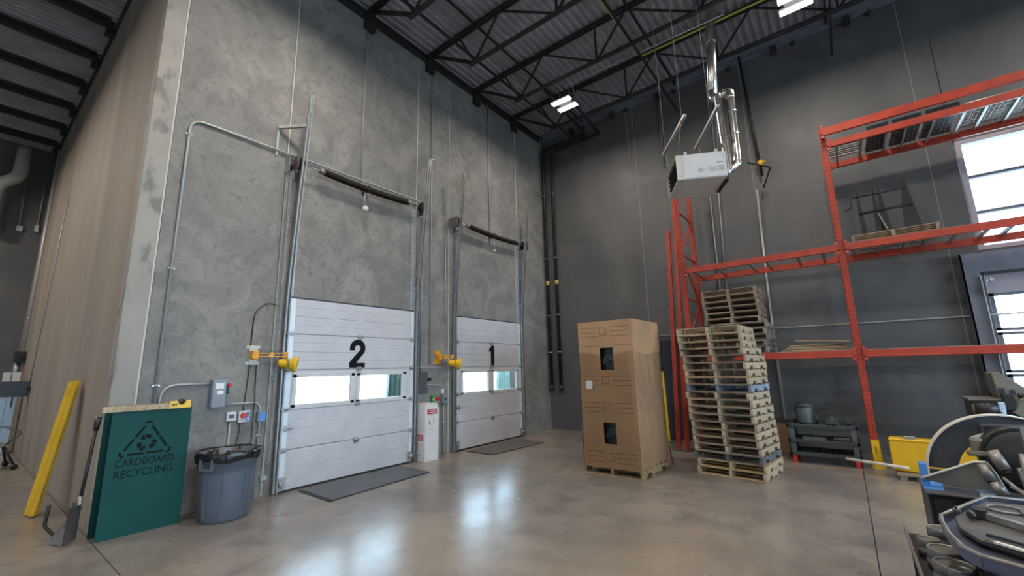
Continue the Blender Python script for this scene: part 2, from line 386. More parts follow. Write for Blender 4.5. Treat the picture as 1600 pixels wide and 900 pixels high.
# outside
single('concrete_apron', MB().box((-60, -60, -0.5), (60, 60, -0.31)), 'apron', 'pale concrete yard lying outside the overhead doors', 'yard')['kind'] = 'structure'
def tarp(x, y0, y1, label):
    mb = MB(); n = 28; vs = []; 
    for j in range(9):
        for i in range(n+1):
            t = i/n; z = 2.6-2.85*j/8; vs.append((x+0.10*math.sin(t*34+j*0.5)+0.1*j/8, y0+(y1-y0)*(t+(0.18*(1-t))*(1-j/8)), z))
    fs = [(j*(n+1)+i, j*(n+1)+i+1, (j+1)*(n+1)+i+1, (j+1)*(n+1)+i) for j in range(8) for i in range(n)]
    mb.add(vs, fs, True)
    mb2 = [Vector(v)-Vector((0.02, 0, 0)) for v in vs]; mb.add(mb2, [f[::-1] for f in fs], True)
    single('hanging_tarpaulin', mb, 'tarp', label, 'tarpaulin', loc=(x, (y0+y1)/2, -0.3))
tarp(-9.5, 6.85, 7.75, 'green folded tarpaulin hanging outside the right pane of the nearer door')
tarp(-9.5, 11.35, 12.1, 'green folded tarpaulin hanging outside the right pane of the farther door')

# ------------------------------------------------------------------ overhead doors
XD = -6.335     # room-side face of the door leaf
def section(y0, y1, z0, z1, holes=()):
    """one insulated section: a profile of planks with shallow grooves, window openings left open"""
    mb = MB(); t = 0.045
    zs = [z0+0.004, (z0*3+z1)/4, (z0+z1)/2, (z0+z1*3)/4, z1-0.004]
    for q0, q1, w0, w1 in ([(y0, y1, z0, z1)] if not holes else [(y0, y1, z0, holes[2][0]), (y0, y1, holes[2][1], z1)]):
        mb.box((XD-t-0.008, q0, w0), (XD-t+0.004, q1, w1))  # backing skin added to stop daylight leaking through the section joints
    if not holes:
        pr = [(XD-t, zs[0])]; pr.append((XD-0.008, zs[0])); pr.append((XD, zs[0]+0.008))
        for k in (1, 2, 3):
            g = 0.006 if k == 2 else 0.003
            pr += [(XD, zs[k]-0.006), (XD-g, zs[k]-0.002), (XD-g, zs[k]+0.002), (XD, zs[k]+0.006)]
        pr += [(XD, zs[4]-0.008), (XD-0.008, zs[4]), (XD-t, zs[4])]
        mb.prism(pr, y0, y1, 'xz')
    else:
        (a0, a1), (b0, b1), (h0, h1) = holes
        for q0, q1, w0, w1 in ((y0, y1, z0+0.004, h0), (y0, y1, h1, z1-0.004), (y0, a0, h0, h1), (a1, b0, h0, h1), (b1, y1, h0, h1)):
            mb.box((XD-t, q0, w0), (XD, q1, w1))
    return mb
def overhead(name, y0, y1, wins, wz, numeral, ctr, groovecol='white'):
    d = sroot(name)
    zz = [0.02, 0.55, 1.10, 1.65, 2.17, 2.70]
    for k in range(5):
        struct('door_section', section(y0, y1, zz[k], zz[k+1], (wins[0], wins[1], wz) if k == 2 else ()), 'white', d)
    struct('bottom_seal', MB().box((XD-0.04, y0, 0.0), (XD+0.004, y1, 0.025)), 'matedge', d)
    struct('top_seal', MB().box((XD-0.05, y0-0.02, 2.70), (XD-0.02, y1+0.02, 2.722)), 'matedge', d)
    for a, b in wins:
        fr = MB(); f = 0.045
        for q in (((a-0.02, wz[0]-0.02), (b+0.02, wz[0]+f)), ((a-0.02, wz[1]-f), (b+0.02, wz[1]+0.02)), ((a-0.02, wz[0]), (a+f, wz[1])), ((b-f, wz[0]), (b+0.02, wz[1]))):
            fr.box((XD-0.05, q[0][0], q[0][1]), (XD+0.008, q[1][0], q[1][1]))
        w = struct('window_frame', fr, 'white2', d, bev=0.003)
        struct('pane', MB().box((XD-0.03, a+f, wz[0]+f), (XD-0.026, b-f, wz[1]-f)), 'glass', w)
    # left and right edge stiles in bare steel
    for yy in (y0, y1-0.07):
        struct('edge_stile', MB().box((XD-0.001, yy, 0.03), (XD+0.006, yy+0.07, 2.69)), 'stile', d)
    # hinges: along both edges and the middle
    for k in range(1, 5):
        for yy in (y0+0.035, (y0+y1)/2+ctr, y1-0.035):
            h = MB().box((XD+0.004, yy-0.045, zz[k]-0.035), (XD+0.012, yy+0.045, zz[k]+0.035)).cyl((XD+0.017, yy-0.03, zz[k]), (XD+0.017, yy+0.03, zz[k]), 0.009, 8)
            if yy != (y0+y1)/2+ctr:
                s = -1 if yy < (y0+y1)/2 else 1
                h.cyl((XD+0.03, yy, zz[k]), (XD+0.03, yy+s*0.075, zz[k]), 0.006, 6).cyl((XD+0.03, yy+s*0.065, zz[k]), (XD+0.03, yy+s*0.09, zz[k]), 0.022, 10)
            struct('hinge', h, 'galv', d)
    for yy, s in ((y0+0.05, -1), (y1-0.05, 1)):
        h = MB().box((XD+0.004, yy-0.05, 0.04), (XD+0.012, yy+0.05, 0.2)).cyl((XD+0.03, yy-0.03, 0.12), (XD+0.03, yy+s*0.06, 0.12), 0.035, 12).cyl((XD+0.02, yy, 0.07), (XD+0.045, yy, 0.07), 0.03, 10)
        struct('bottom_roller_bracket', h, 'galv', d)
    m = (y0+y1)/2
    h = MB().cyl((XD, m+0.0, 0.53), (XD+0.02, m, 0.53), 0.028, 12).box((XD+0.01, m-0.01, 0.515), (XD+0.03, m+0.055, 0.545))
    struct('lock_handle', h, 'bare', d)
    h = MB().box((XD+0.004, y0+0.02, 0.80), (XD+0.016, y0+0.11, 0.88)).cyl((XD+0.02, y0-0.04, 0.84), (XD+0.02, y0+0.14, 0.84), 0.01, 8)
    struct('slide_bolt', h, 'galv', d)
    struct('numeral', numeral, 'num', d)
    return d
# numerals: heavy condensed strokes, laid out flat on the leaf
def num2(yc, z0):
    mb = MB(); x0, x1 = XD+0.0005, XD+0.0035; w = 0.285; h = 0.455; s = w/2; t = 0.092
    cz = z0+h-s
    outer = [(yc+s*math.cos(a), cz+s*math.sin(a)) for a in [PI-PI*1.16*k/20 for k in range(21)]]
    inner = [(yc+(s-t)*math.cos(a), cz+(s-t)*math.sin(a)) for a in [PI-PI*1.16*k/20 for k in range(21)]]
    for k in range(20):
        mb.prism([outer[k], outer[k+1], inner[k+1], inner[k]], x0, x1, 'yz')
    # short drop of the upper left arm
    mb.prism([(yc-s, cz+0.001), (yc-s+t, cz+0.001), (yc-s+t, cz-0.035), (yc-s, cz-0.035)], x0, x1, 'yz')
    mb.prism([outer[20], (yc-s+0.118, z0+0.07), (yc-s, z0+0.07), (yc-s+0.0, z0+0.085), inner[20]], x0, x1, 'yz')
    mb.prism([(yc-s, z0), (yc+s, z0), (yc+s, z0+0.075), (yc-s, z0+0.075)], x0, x1, 'yz')
    return mb
def num1(yc, z0):
    mb = MB(); x0, x1 = XD+0.0005, XD+0.0035
    mb.prism([(yc-0.04, z0), (yc+0.075, z0), (yc+0.075, z0+0.46), (yc-0.01, z0+0.46), (yc-0.04, z0+0.43)], x0, x1, 'yz')
    mb.prism([(yc-0.03, z0+0.43), (yc-0.06, z0+0.405), (yc-0.10, z0+0.385), (yc-0.10, z0+0.32), (yc-0.03, z0+0.335)], x0, x1, 'yz')
    return mb
overhead('door_2', 2.925, 5.21, ((3.04, 4.00), (4.075, 5.03)), (1.118, 1.588), num2(4.052, 1.672), 0.02)
overhead('door_1', 6.32, 8.555, ((6.49, 7.385), (7.475, 8.42)), (1.088, 1.578), num1(7.47, 1.66), 0.01)

# high-lift tracks leaning away from the wall
def track(y, s, label, top=5.86, brace=False):
    """s = side of the track the rollers enter from"""
    t = thing('door_track', label, 'door track', (XA, y, 0))
    path = [(XA+0.075, y, 0.02), (XA+0.075, y, 2.62), (XA+0.10, y, 3.1), (XA+0.185, y, 4.0), (XA+0.355, y, top)]
    mb = MB()
    for a, b in zip(path[:-1], path[1:]):
        mb.bar(a, b, 0.055, 0.004, (1, 0, 0)); 
        A = Vector(a)+Vector((0.026, 0, 0)); B = Vector(b)+Vector((0.026, 0, 0))
        for q in (-0.0275, 0.0275): mb.bar(Vector(a)+Vector((0.022, q, 0)), Vector(b)+Vector((0.022, q, 0)), 0.004, 0.046, (1, 0, 0))
        for q in (-0.022, 0.022): mb.bar(A+Vector((0.018, q, 0)), B+Vector((0.018, q, 0)), 0.013, 0.004, (1, 0, 0))
    part('channel', mb, 'galv', t)
    part('wall_angle', MB().box((XA+0.001, y-s*0.05-0.003, 0.0), (XA+0.075, y-s*0.05+0.003, 4.75)).box((XA+0.001, y-s*0.05, 0.0), (XA+0.006, y-s*0.11, 4.75)), 'galv', t)
    for z, d in ((0.35, 0.075), (1.3, 0.075), (2.3, 0.075), (3.15, 0.10), (3.85, 0.17), (4.55, 0.235)):
        part('bracket', MB().box((XA+0.002, y-s*0.045, z-0.02), (XA+d+0.02, y-s*0.04, z+0.025)).box((XA+0.002, y-s*0.085, z-0.02), (XA+0.007, y-s*0.04, z+0.025)), 'galv', t)
    if brace:
        part('brace_arm', MB().bar((XA+0.31, y, 5.36), (XA+0.03, y-0.30, 5.30), 0.04, 0.05).bar((XA+0.02, y-0.30, 5.33), (XA+0.02, y-0.30, 4.85), 0.035, 0.004, (1, 0, 0)), 'galv', t)
    return t
track(2.868, -1, 'tall steel door track at the left of the nearer door, braced to the wall', 5.86, True)
track(5.268, 1, 'tall steel door track on the right side of the nearer door', 5.72)
track(6.262, -1, 'tall steel door track on the left side of the farther door', 5.80)
track(8.615, 1, 'tall steel door track on the right side of the farther door', 5.72)

def spring_set(y0, y1, ys0, ys1, z, label):
    t = thing('spring_shaft', label, 'door spring', (XA, (y0+y1)/2, z))
    x = XA+0.17; ym = (ys0+ys1)/2
    part('shaft', MB().cyl((x, y0, z), (x, y1, z), 0.0125, 10), 'galv', t)
    def sag(y): return -0.03*math.sin(PI*(y-ys0)/(ys1-ys0))
    for a, b in ((ys0+0.02, ym-0.03), (ym+0.03, ys1-0.02)):
        turns = 46; n = turns*8; mb = MB(); pts = []
        for i in range(n+1):
            y = a+(b-a)*i/n; an = 2*PI*i/8
            pts.append((x+0.05*math.cos(an), y, z+sag(y)+0.05*math.sin(an)))
        mb.tube(pts, 0.0085, 4); mb.cyl((x, a, z+sag(a)), (x, b, z+sag(b)), 0.044, 12)
        part('torsion_spring', mb, 'spring', t)
    for yy in (ys0, ys1): part('spring_cone', MB().lathe([(0.02, -0.05), (0.045, -0.045), (0.052, 0.03), (0.02, 0.05)], (x, yy, z+sag(yy)), 14, 'y'), 'bare', t)
    part('centre_bracket', MB().box((XA+0.002, ym-0.02, z-0.09), (XA+0.008, ym+0.02, z+0.07)).box((XA+0.002, ym-0.004, z-0.06), (x+0.02, ym+0.004, z+0.05)).lathe([(0.013, -0.02), (0.06, -0.02), (0.06, 0.02), (0.013, 0.02)], (x, ym, z-0.02), 14, 'y'), 'blackm', t)
    for yy, s in ((y0+0.04, 1), (y1-0.04, -1)):
        dr = MB().lathe([(0.0, -0.022), (0.10, -0.022), (0.10, -0.015), (0.085, -0.01), (0.085, 0.01), (0.10, 0.015), (0.10, 0.022), (0.0, 0.022)], (x, yy+0.03*s, z), 20, 'y')
        part('cable_drum', dr, 'blackm', t)
        part('bearing_plate', MB().box((XA+0.002, yy-s*0.045, z-0.12), (XA+0.26, yy-s*0.040, z+0.10)).box((XA+0.002, yy-s*0.09, z-0.12), (XA+0.007, yy-s*0.04, z+0.10)), 'bare', t)
        part('lift_cable', MB().tube([(x+0.085, yy+0.03*s, z), (XD+0.02, yy+0.03*s, 0.2)], 0.003, 5), 'bare', t)
spring_set(2.80, 5.34, 3.22, 4.93, 4.77, 'dark coiled torsion spring shaft above the nearer door')
spring_set(6.19, 8.74, 6.60, 8.40, 4.73, 'dark coiled torsion spring shaft above the farther door by the corner')

# hoist chain at the left of door 2
def chain(y, x, z0, z1, mb):
    n = int((z1-z0)/0.034)
    for i in range(n):
        z = z0+i*0.034; ang = (i % 2)*PI/2; c, s = math.cos(ang), math.sin(ang)
        pts = [(x+0.012*math.cos(2*PI*k/6)*c, y+0.012*math.cos(2*PI*k/6)*s, z+0.026*math.sin(2*PI*k/6)) for k in range(7)]
        mb.tube(pts, 0.0042, 4, cap=False)
mb = MB(); chain(2.755, XA+0.13, 0.48, 4.66, mb); chain(2.725, XA+0.09, 0.48, 4.66, mb)
mb.tube([(XA+0.13, 2.755, 0.48), (XA+0.12, 2.745, 0.43), (XA+0.10, 2.735, 0.43), (XA+0.09, 2.725, 0.48)], 0.006, 5)
hc = thing('hand_chain', 'long steel hoist chain looping down beside the left track of door 2', 'chain', (XA+0.1, 2.74, 0.43))
part('chain', mb, 'galv', hc)
part('chain_wheel', MB().lathe([(0.0, -0.02), (0.09, -0.02), (0.075, -0.004), (0.075, 0.004), (0.09, 0.02), (0, 0.02)], (XA+0.11, 2.74, 4.72), 20, 'y'), 'blackm', hc)
part('wheel_bracket', MB().box((XA+0.002, 2.71, 4.60), (XA+0.16, 2.715, 4.86)).box((XA+0.09, 2.772, 4.58), (XA+0.13, 2.777, 4.86)), 'galv', hc)

# ------------------------------------------------------------------ conduits and small wall gear
def conduit(name, pts, r, label, cat='conduit', material='conduit', straps=(), rb=0.12, wallx=None, wally=None, group=None):
    p = bend(pts, rb); t = thing(name, label, cat, tuple(Vector(pts[0])), 0, group)
    part('pipe', MB().tube(p, r, 8), material, t)
    for q in straps:
        mb = MB().cb(q, (0.014, 0.07, 0.02) if wallx else (0.07, 0.014, 0.02)).lathe([(r+0.001, -0.012), (r+0.006, -0.012), (r+0.006, 0.012), (r+0.001, 0.012)], q, 8)
        part('strap', mb, 'galv', t)
    return t
def C(*a, **k): return conduit(*a, **k)
xw = XA+0.022
C('conduit', [(xw, 1.478, 1.2), (xw, 1.49, 4.93), (xw+0.05, 5.31, 4.93), (xw+0.05, 5.33, 4.82)], 0.016, 'steel conduit rising beside the wall end and arching over to door 2', straps=[(xw, 1.479, 1.5), (xw, 1.483, 2.9), (xw, 1.487, 4.7)], wallx=1, rb=0.16)
C('conduit', [(xw, 1.535, 0.9), (xw, 1.53, 1.50), (xw, 2.02, 1.50)], 0.014, 'short steel conduit bending from behind the green board to the grey switch box', straps=[(xw, 1.8, 1.50)], wallx=1, rb=0.16)
C('conduit', [(xw, 2.19, 1.23), (xw, 2.64, 1.23), (xw, 2.64, 0.02)], 0.014, 'steel conduit from the grey switch box bending down behind the waste bin', straps=[(xw, 2.4, 1.23), (xw, 2.64, 0.8)], wallx=1)
C('conduit', [(xw, 2.285, 1.02), (xw, 2.285, 0.45)], 0.012, 'short steel conduit dropping from the small white box into the waste bin', wallx=1)
C('conduit', [(xw, 3.99, 8.3), (xw, 3.99, 4.86)], 0.010, 'thin conduit dropping from the roof to the round sensor over door 2')
C('conduit', [(xw+0.02, 3.99, 4.86), (xw+0.14, 4.00, 4.66), (xw+0.14, 4.0, 4.42)], 0.010, 'short bent arm holding the round sensor over door 2', cat='sensor arm', rb=0.05)
C('conduit', [(xw, 7.50, 8.3), (xw, 7.50, 4.5)], 0.010, 'thin conduit dropping from the roof to the spring of door 1')
C('conduit', [(xw, 5.63, 8.33), (xw, 5.66, 1.72)], 0.013, 'long conduit from the roof down between the two doors', straps=[(xw, 5.645, 6), (xw, 5.65, 3.5)], wallx=1)
C('conduit', [(xw, 5.41, 4.75), (xw, 5.42, 1.58)], 0.012, 'steel conduit beside the right track of door 2 down to the dark switch box', straps=[(xw, 5.41, 3)], wallx=1)
C('conduit', [(xw, 6.02, 1.0), (xw, 6.02, 0.02)], 0.014, 'steel conduit from the button box of door 1 down to the floor', straps=[(xw, 6.02, .6)], wallx=1)
C('conduit', [(xw, 5.31, 1.66), (xw, 6.17, 1.66)], 0.010, 'thin level conduit behind the yellow lamp between the doors')
C('conduit', [(xw, 5.54, 1.34), (xw, 6.02, 1.30), (xw, 6.02, 1.1)], 0.009, 'thin bent conduit from the dark switch box to the button box', rb=0.05)
C('conduit', [(xw, 6.60-0.55, 4.2), (xw, 6.05, 2.9), (xw, 6.05, 2.55)], 0.010, 'thin conduit beside the left track of door 1')
C('cable', [(xw+0.05, 2.76, 2.56), (xw, 2.62, 2.60), (xw, 2.46, 2.45), (xw, 2.45, 1.95)], 0.007, 'thin black cable arching from the nearer door down to the yellow lamp arm', 'cable', 'cable', rb=0.14)
C('cable', [(xw, 2.46, 1.75), (xw, 2.44, 1.3), (xw, 2.43, 1.13)], 0.006, 'thin black cable from the yellow lamp arm to the red button station', 'cable', 'cable')
C('cable', [(xw, 2.54, 1.75), (xw+.02, 2.55, 1.25), (xw+0.03, 2.55, 0.68), (xw+0.02, 2.35, 0.64), (xw+.02, 2.40, 0.90), (xw, 2.38, 1.02)], 0.006, 'thin black cable looping down beside the waste bin and back up', 'cable', 'cable', rb=0.06)

def boxy(name, label, cat, y, z, w, h, d, material, extras=()):
    t = thing(name, label, cat, (XA, y, z)); part('body', MB().box((XA+0.001, y-w/2, z-h/2), (XA+d, y+w/2, z+h/2)), material, t, bev=0.006)
    for nm, a, b, m in extras: part(nm, MB().box((XA+a[0], y+a[1], z+a[2]), (XA+b[0], y+b[1], z+b[2])), m, t)
    return t
t = boxy('switch_box', 'grey wall switch box with red lever above the bin', 'switch box', 2.10, 1.375, 0.155, 0.345, 0.11, 'greybox',
     [('door_cover', (0.11, -0.066, -0.155), (0.118, 0.066, 0.155), 'greybox'), ('label', (0.1185, -0.045, 0.06), (0.120, 0.045, 0.13), 'paper'),
      ('label', (0.1185, -0.02, -0.01), (0.120, 0.045, 0.035), 'paper'), ('label', (0.1185, -0.045, -0.13), (0.120, 0.045, -0.04), 'greyink')])
part('lever', MB().cyl((XA+0.05, 2.178, 1.44), (XA+0.05, 2.215, 1.44), 0.022, 10).box((XA+0.035, 2.19, 1.36), (XA+0.075, 2.22, 1.45)), 'blackm', t)
part('lever_knob', MB().cyl((XA+0.05, 2.20, 1.475), (XA+0.11, 2.215, 1.475), 0.020, 10), 'red', t, label='red lever knob')
boxy('receptacle_box', 'small white wall box beside the red button station', 'wall box', 2.285, 1.075, 0.115, 0.115, 0.06, 'white2', [('socket', (0.06, -0.03, -0.02), (0.064, 0.03, 0.025), 'dkbox')])
t = boxy('button_station', 'wall button station with red and green buttons beside door 2', 'button station', 2.435, 1.06, 0.14, 0.15, 0.06, 'beige', [('face_plate', (0.06, 0.02, -0.06), (0.064, 0.062, 0.06), 'blue')])
part('red_button', MB().cyl((XA+0.06, 2.42, 1.075), (XA+0.10, 2.42, 1.075), 0.034, 14), 'red', t); part('green_button', MB().cyl((XA+0.06, 2.475, 1.09), (XA+0.085, 2.475, 1.09), 0.016, 10), 'green_b', t)
part('blue_button', MB().cyl((XA+0.06, 2.475, 1.03), (XA+0.085, 2.475, 1.03), 0.016, 10), 'ltblue', t)
boxy('receptacle_box', 'small blue-faced wall box between the red buttons and door 2', 'wall box', 2.648, 1.04, 0.105, 0.13, 0.07, 'greybox', [('cover', (0.07, -0.035, -0.05), (0.078, 0.045, 0.05), 'blue')])
boxy('outlet_box', 'small grey outlet box low on the conduit beside the bin', 'wall box', 2.64, 0.585, 0.12, 0.12, 0.05, 'galv', [('socket', (0.05, -0.045, -0.045), (0.054, 0.045, 0.045), 'ltblue')])
boxy('junction_box', 'tiny grey box low beside the track of door 2', 'wall box', 2.74, 0.235, 0.09, 0.06, 0.05, 'galv', [('cover', (0.05, -0.04, -0.025), (0.053, 0.04, 0.025), 'galv')])
t = boxy('switch_box', 'dark grey wall switch box between the two doors', 'switch box', 5.42, 1.38, 0.20, 0.40, 0.13, 'dkbox', [('label', (0.1305, 0.0, -0.08), (0.133, 0.09, -0.01), 'paper'), ('door_cover', (0.13, -0.08, -0.18), (0.136, 0.08, 0.18), 'dkbox')])
part('lever', MB().box((XA+0.09, 5.52, 1.40), (XA+0.16, 5.58, 1.46)).cyl((XA+.12, 5.50, 1.43), (XA+.12, 5.56, 1.43), 0.03, 10), 'blackm', t)
t = boxy('button_station', 'wall button station with a red button beside door 1', 'button station', 5.79, 1.045, 0.20, 0.15, 0.06, 'green_b', [('face_plate', (0.06, -0.03, -0.05), (0.066, 0.08, 0.055), 'beige')])
part('red_button', MB().cyl((XA+0.06, 5.80, 1.06), (XA+0.11, 5.80, 1.06), 0.045, 14), 'red', t); part('white_button', MB().cyl((XA+0.06, 5.72, 1.05), (XA+0.085, 5.72, 1.05), 0.02, 10), 'white2', t)
boxy('receptacle_box', 'grey socket box between the red button and door 1', 'wall box', 6.02, 1.04, 0.14, 0.16, 0.08, 'greybox', [('socket', (0.08, -0.03, -0.03), (0.085, 0.03, 0.03), 'dkbox')])
boxy('receptacle_box', 'small white box above the socket box beside door 1', 'wall box', 5.98, 1.19, 0.06, 0.09, 0.05, 'white2', [('cover', (0.05, -0.02, -0.03), (0.054, 0.02, 0.03), 'paper')])
s = MB().lathe([(0, -0.03), (0.045, -0.03), (0.055, -0.01), (0.055, 0.01), (0.045, 0.03), (0, 0.03)], (xw+0.17, 4.0, 4.37), 18, 'x')
t = thing('round_sensor', 'small round white sensor hanging over door 2', 'sensor', (xw+0.17, 4.0, 4.37)); part('housing', s, 'white2', t); part('lens', MB().cyl((xw+0.20, 4, 4.37), (xw+0.205, 4, 4.37), 0.025, 12), 'beige', t)
s = MB().lathe([(0, -0.02), (0.03, -0.02), (0.035, 0.0), (0.03, 0.02), (0, 0.02)], (xw+0.12, 7.53, 4.36), 14, 'x').tube([(xw, 7.5, 4.72), (xw+0.12, 7.51, 4.6), (xw+0.12, 7.53, 4.36)], 0.009, 6)
single('round_sensor', s, 'beige', 'small round sensor on a bent stem over door 1', 'sensor', loc=(xw, 7.5, 4.72))

# yellow dock lamps on folding arms
def dock_lamp(y, z, arm, label, yaw_, plate='beige'):
    t = thing('dock_lamp', label, 'lamp', (XA, y, z))
    a = Vector((XA+0.10, y, z)); b = a+Vector((math.sin(yaw_), math.cos(yaw_), 0))*arm
    part('wall_plate', MB().box((XA+0.002, y-0.05, z-0.13), (XA+0.03, y+0.05, z+0.13)).box((XA+0.002, y-0.085, z+0.09), (XA+0.012, y+0.085, z+0.13)).box((XA+0.002, y-0.085, z-0.13), (XA+0.012, y+0.085, z-0.09)), plate, t)
    part('hinge_block', MB().box((XA+0.03, y-0.05, z-0.06), (XA+0.13, y+0.035, z+0.06)), 'ylamp', t, bev=0.01)
    part('folding_arm', MB().bar(a+Vector((0, 0, 0.022)), b+Vector((0, 0, 0.022)), 0.035, 0.012).bar(a-Vector((0, 0, 0.022)), b-Vector((0, 0, 0.022)), 0.035, 0.012)
         .cyl(b-Vector((0, 0, 0.05)), b+Vector((0, 0, 0.04)), 0.024, 12).bar(a+(b-a)*0.45-Vector((0, 0, .03)), a+(b-a)*0.55-Vector((0, 0, -0.03)), 0.03, 0.05), 'ylamp', t, bev=0.002)
    d = Vector((0.50, 0.84, -0.12)).normalized(); c = b+Vector((0.03, 0.02, -0.125))
    mb = MB(); prof = [(0.0, -0.13), (0.035, -0.13), (0.055, -0.10), (0.058, 0.0), (0.075, 0.03), (0.10, 0.07), (0.115, 0.10), (0.115, 0.115), (0.10, 0.115), (0.06, 0.06), (0.0, 0.05)]
    mb.lathe(prof, (0, 0, 0), 24); q = Vector((0, 0, 1)).rotation_difference(d).to_matrix().to_4x4(); q.translation = c; mb.xf(q)
    part('lamp_head', mb, 'yellow', t)
    part('yoke', MB().tube([b-Vector((0, 0, 0.03)), c+Vector((0.07, -0.03, 0.04)), c+Vector((0.075, -0.03, -0.03))], 0.008, 6), 'bare', t)
    return t
dock_lamp(2.49, 1.86, 0.37, 'yellow dock lamp on a folding arm left of door 2', 0.30)
dock_lamp(5.86, 1.85, 0.24, 'yellow dock lamp on a folded arm left of door 1', 1.0, 'ylamp')

# floor mats
def mat_(label, pts, inner, edge):
    t = thing('rubber_mat', label, 'mat', (pts[0][0], pts[0][1], 0))
    mb = MB().prism(pts, 0.001, 0.008, 'xy'); part('border', mb, edge, t)
    c = Vector((sum(p[0] for p in pts)/4, sum(p[1] for p in pts)/4)); ins = [tuple(c+(Vector(p)-c)*k) for p, k in zip(pts, [0.95]*4)]
    part('pad', MB().prism(ins, 0.004, 0.014, 'xy'), inner, t, bev=0.002)
mat_('dark blue-grey rubber mat on the floor before door 2', [(-6.22, 3.15), (-5.37, 3.13), (-5.47, 4.88), (-6.30, 4.90)], 'mat', 'matedge')
mat_('worn grey rubber mat on the floor before door 1', [(-6.17, 6.45), (-5.50, 6.44), (-5.38, 8.05), (-6.20, 8.22)], 'mat2', 'matedge')

# two white cartons stacked between the doors
def carton(z, face, label):
    y0, y1, x0, x1, h = 5.325, 5.655, XA+0.005, XA+0.29, 0.50
    t = thing('carton', label, 'carton', ((x0+x1)/2, (y0+y1)/2, z), 0)
    if face == 'top':
        hh = z+0.50; mb = MB().prism([(y0, z), (y1, z), (y1, hh-0.10), (y1-0.04, hh-0.0), (y0, hh)], x0, x1, 'yz'); 
    else: mb = MB().box((x0, y0, z), (x1, y1, z+0.50))
    part('body', mb, 'wbox', t, bev=0.002)
    if face == 'top':
        part('flap', MB().bar((x1+0.004, (y0+y1)/2-0.015, z+0.405), (x1-0.012, (y0+y1)/2-0.015, z+0.50), 0.27, 0.004, (1, 0, 0)), 'wbox', t)
        part('red_label', MB().box((x1, y0+0.05, z+0.31), (x1+0.001, y0+0.28, z+0.40)), 'redprint', t)
        for k in range(2): part('lettering', MB().box((x1+0.001, y0+0.08, z+0.37-k*0.035), (x1+0.0015, y0+0.25-k*0.0, z+0.379-k*0.035)), 'paper', t)
        part('diagram', MB().box((x1, y0+0.09, z+0.13), (x1+0.001, y0+0.12, z+0.2)).box((x1, y0+0.14, z+0.12), (x1+0.001, y0+0.17, z+0.135)).box((x1, y0+0.2, z+0.14), (x1+0.001, y0+0.215, z+0.24)).box((x1, y0+0.14, z+0.05), (x1+0.001, y0+0.2, z+0.06)).box((x1, y0+0.13, z+0.28), (x1+0.001, y0+0.19, z+0.285)), 'greyink', t)
    else:
        part('red_label', MB().box((x0+0.03, y0-0.001, z+0.36), (x1-0.05, y0, z+0.46)), 'redprint', t)
        for k in range(2): part('lettering', MB().box((x0+0.06, y0-0.0015, z+0.42-k*0.035), (x1-0.08, y0-0.001, z+0.429-k*0.035)), 'paper', t)
        part('diagram', MB().box((x0+0.06, y0-0.001, z+0.13), (x0+0.08, y0, z+0.22)).box((x0+0.10, y0-0.001, z+0.10), (x0+0.16, y0, z+0.115)).box((x0+0.11, y0-0.001, z+0.29), (x0+0.14, y0, z+0.3)), 'greyink', t)
carton(0.0, 'low', 'lower white carton with a red label, on the floor between the doors')
carton(0.502, 'top', 'upper white carton with a folded flap, stacked on the lower carton')

# ------------------------------------------------------------------ green cardboard bin
t = thing('recycling_bin', 'dark green cardboard recycling bin with stencilled lettering at the wall end', 'recycling bin', (-6.2, 1.43, 0))
xf = -6.095; y0, y1, H = 1.085, 1.775, 1.245
part('front_sheet', MB().box((xf-0.006, y0, 0.0), (xf, y1, H)), 'green', t, bev=0.001)
part('rear_sheet', MB().box((-6.325, y0-0.02, 0.0), (-6.319, y1, H)), 'green', t)
part('far_side', MB().box((-6.319, y1-0.006, 0.0), (xf-0.006, y1, H)), 'green_d', t)
part('near_side', MB().box((-6.319, y0+0.045, 0.0), (xf-0.006, y0+0.05, H)), 'green_d', t)
part('base', MB().box((-6.319, y0+0.05, 0.005), (xf-0.006, y1-0.006, 0.02)), 'green_d', t)
# stencil: a triangle of six rounded strokes round a three-arrow loop
yc, zc = 1.395, 0.0
st = MB(); x0, x1 = xf+0.0004, xf+0.002
def stroke(a, b, w=0.022):
    a = Vector(a); b = Vector(b); d = (b-a).normalized(); n = Vector((-d.y, d.x))*w/2
    st.prism([tuple(a-n), tuple(b-n), tuple(b+n), tuple(a+n)], x0, x1, 'yz')
A, B, Cc = Vector((1.398, 1.125)), Vector((1.185, 0.80)), Vector((1.605, 0.80))
for P, Q in ((A, B), (B, Cc), (Cc, A)):
    d = Q-P
    stroke(P+d*0.14, P+d*0.48); stroke(P+d*0.52, P+d*0.86)
for P, a0 in ((A, PI/2), (B, PI*7/6), (Cc, -PI/6)):
    cen = P + (Vector(((A+B+Cc)/3)) - P)*0.16
    pts = [(cen.x+0.035*math.cos(a0+u), cen.y+0.035*math.sin(a0+u)) for u in (-1.05, -0.6, -0.2, 0.2, 0.6, 1.05)]
    for i in range(5): stroke(pts[i], pts[i+1])
G = Vector(((A+B+Cc)/3)); G.y += 0.0
for k in range(3):
    a = PI/2+k*2*PI/3
    R = lambda r, u: (G.x+r*math.cos(a+u), G.y+r*math.sin(a+u))
    st.prism([R(0.078, -0.62), R(0.085, -0.15), R(0.085, 0.22), R(0.045, 0.12), R(0.040, -0.5)], x0, x1, 'yz')
    st.prism([R(0.088, 0.30), R(0.092, 0.62), R(0.060, 0.98), R(0.030, 0.62), R(0.046, 0.36)], x0, x1, 'yz')
part('recycling_symbol', st, 'num', t)
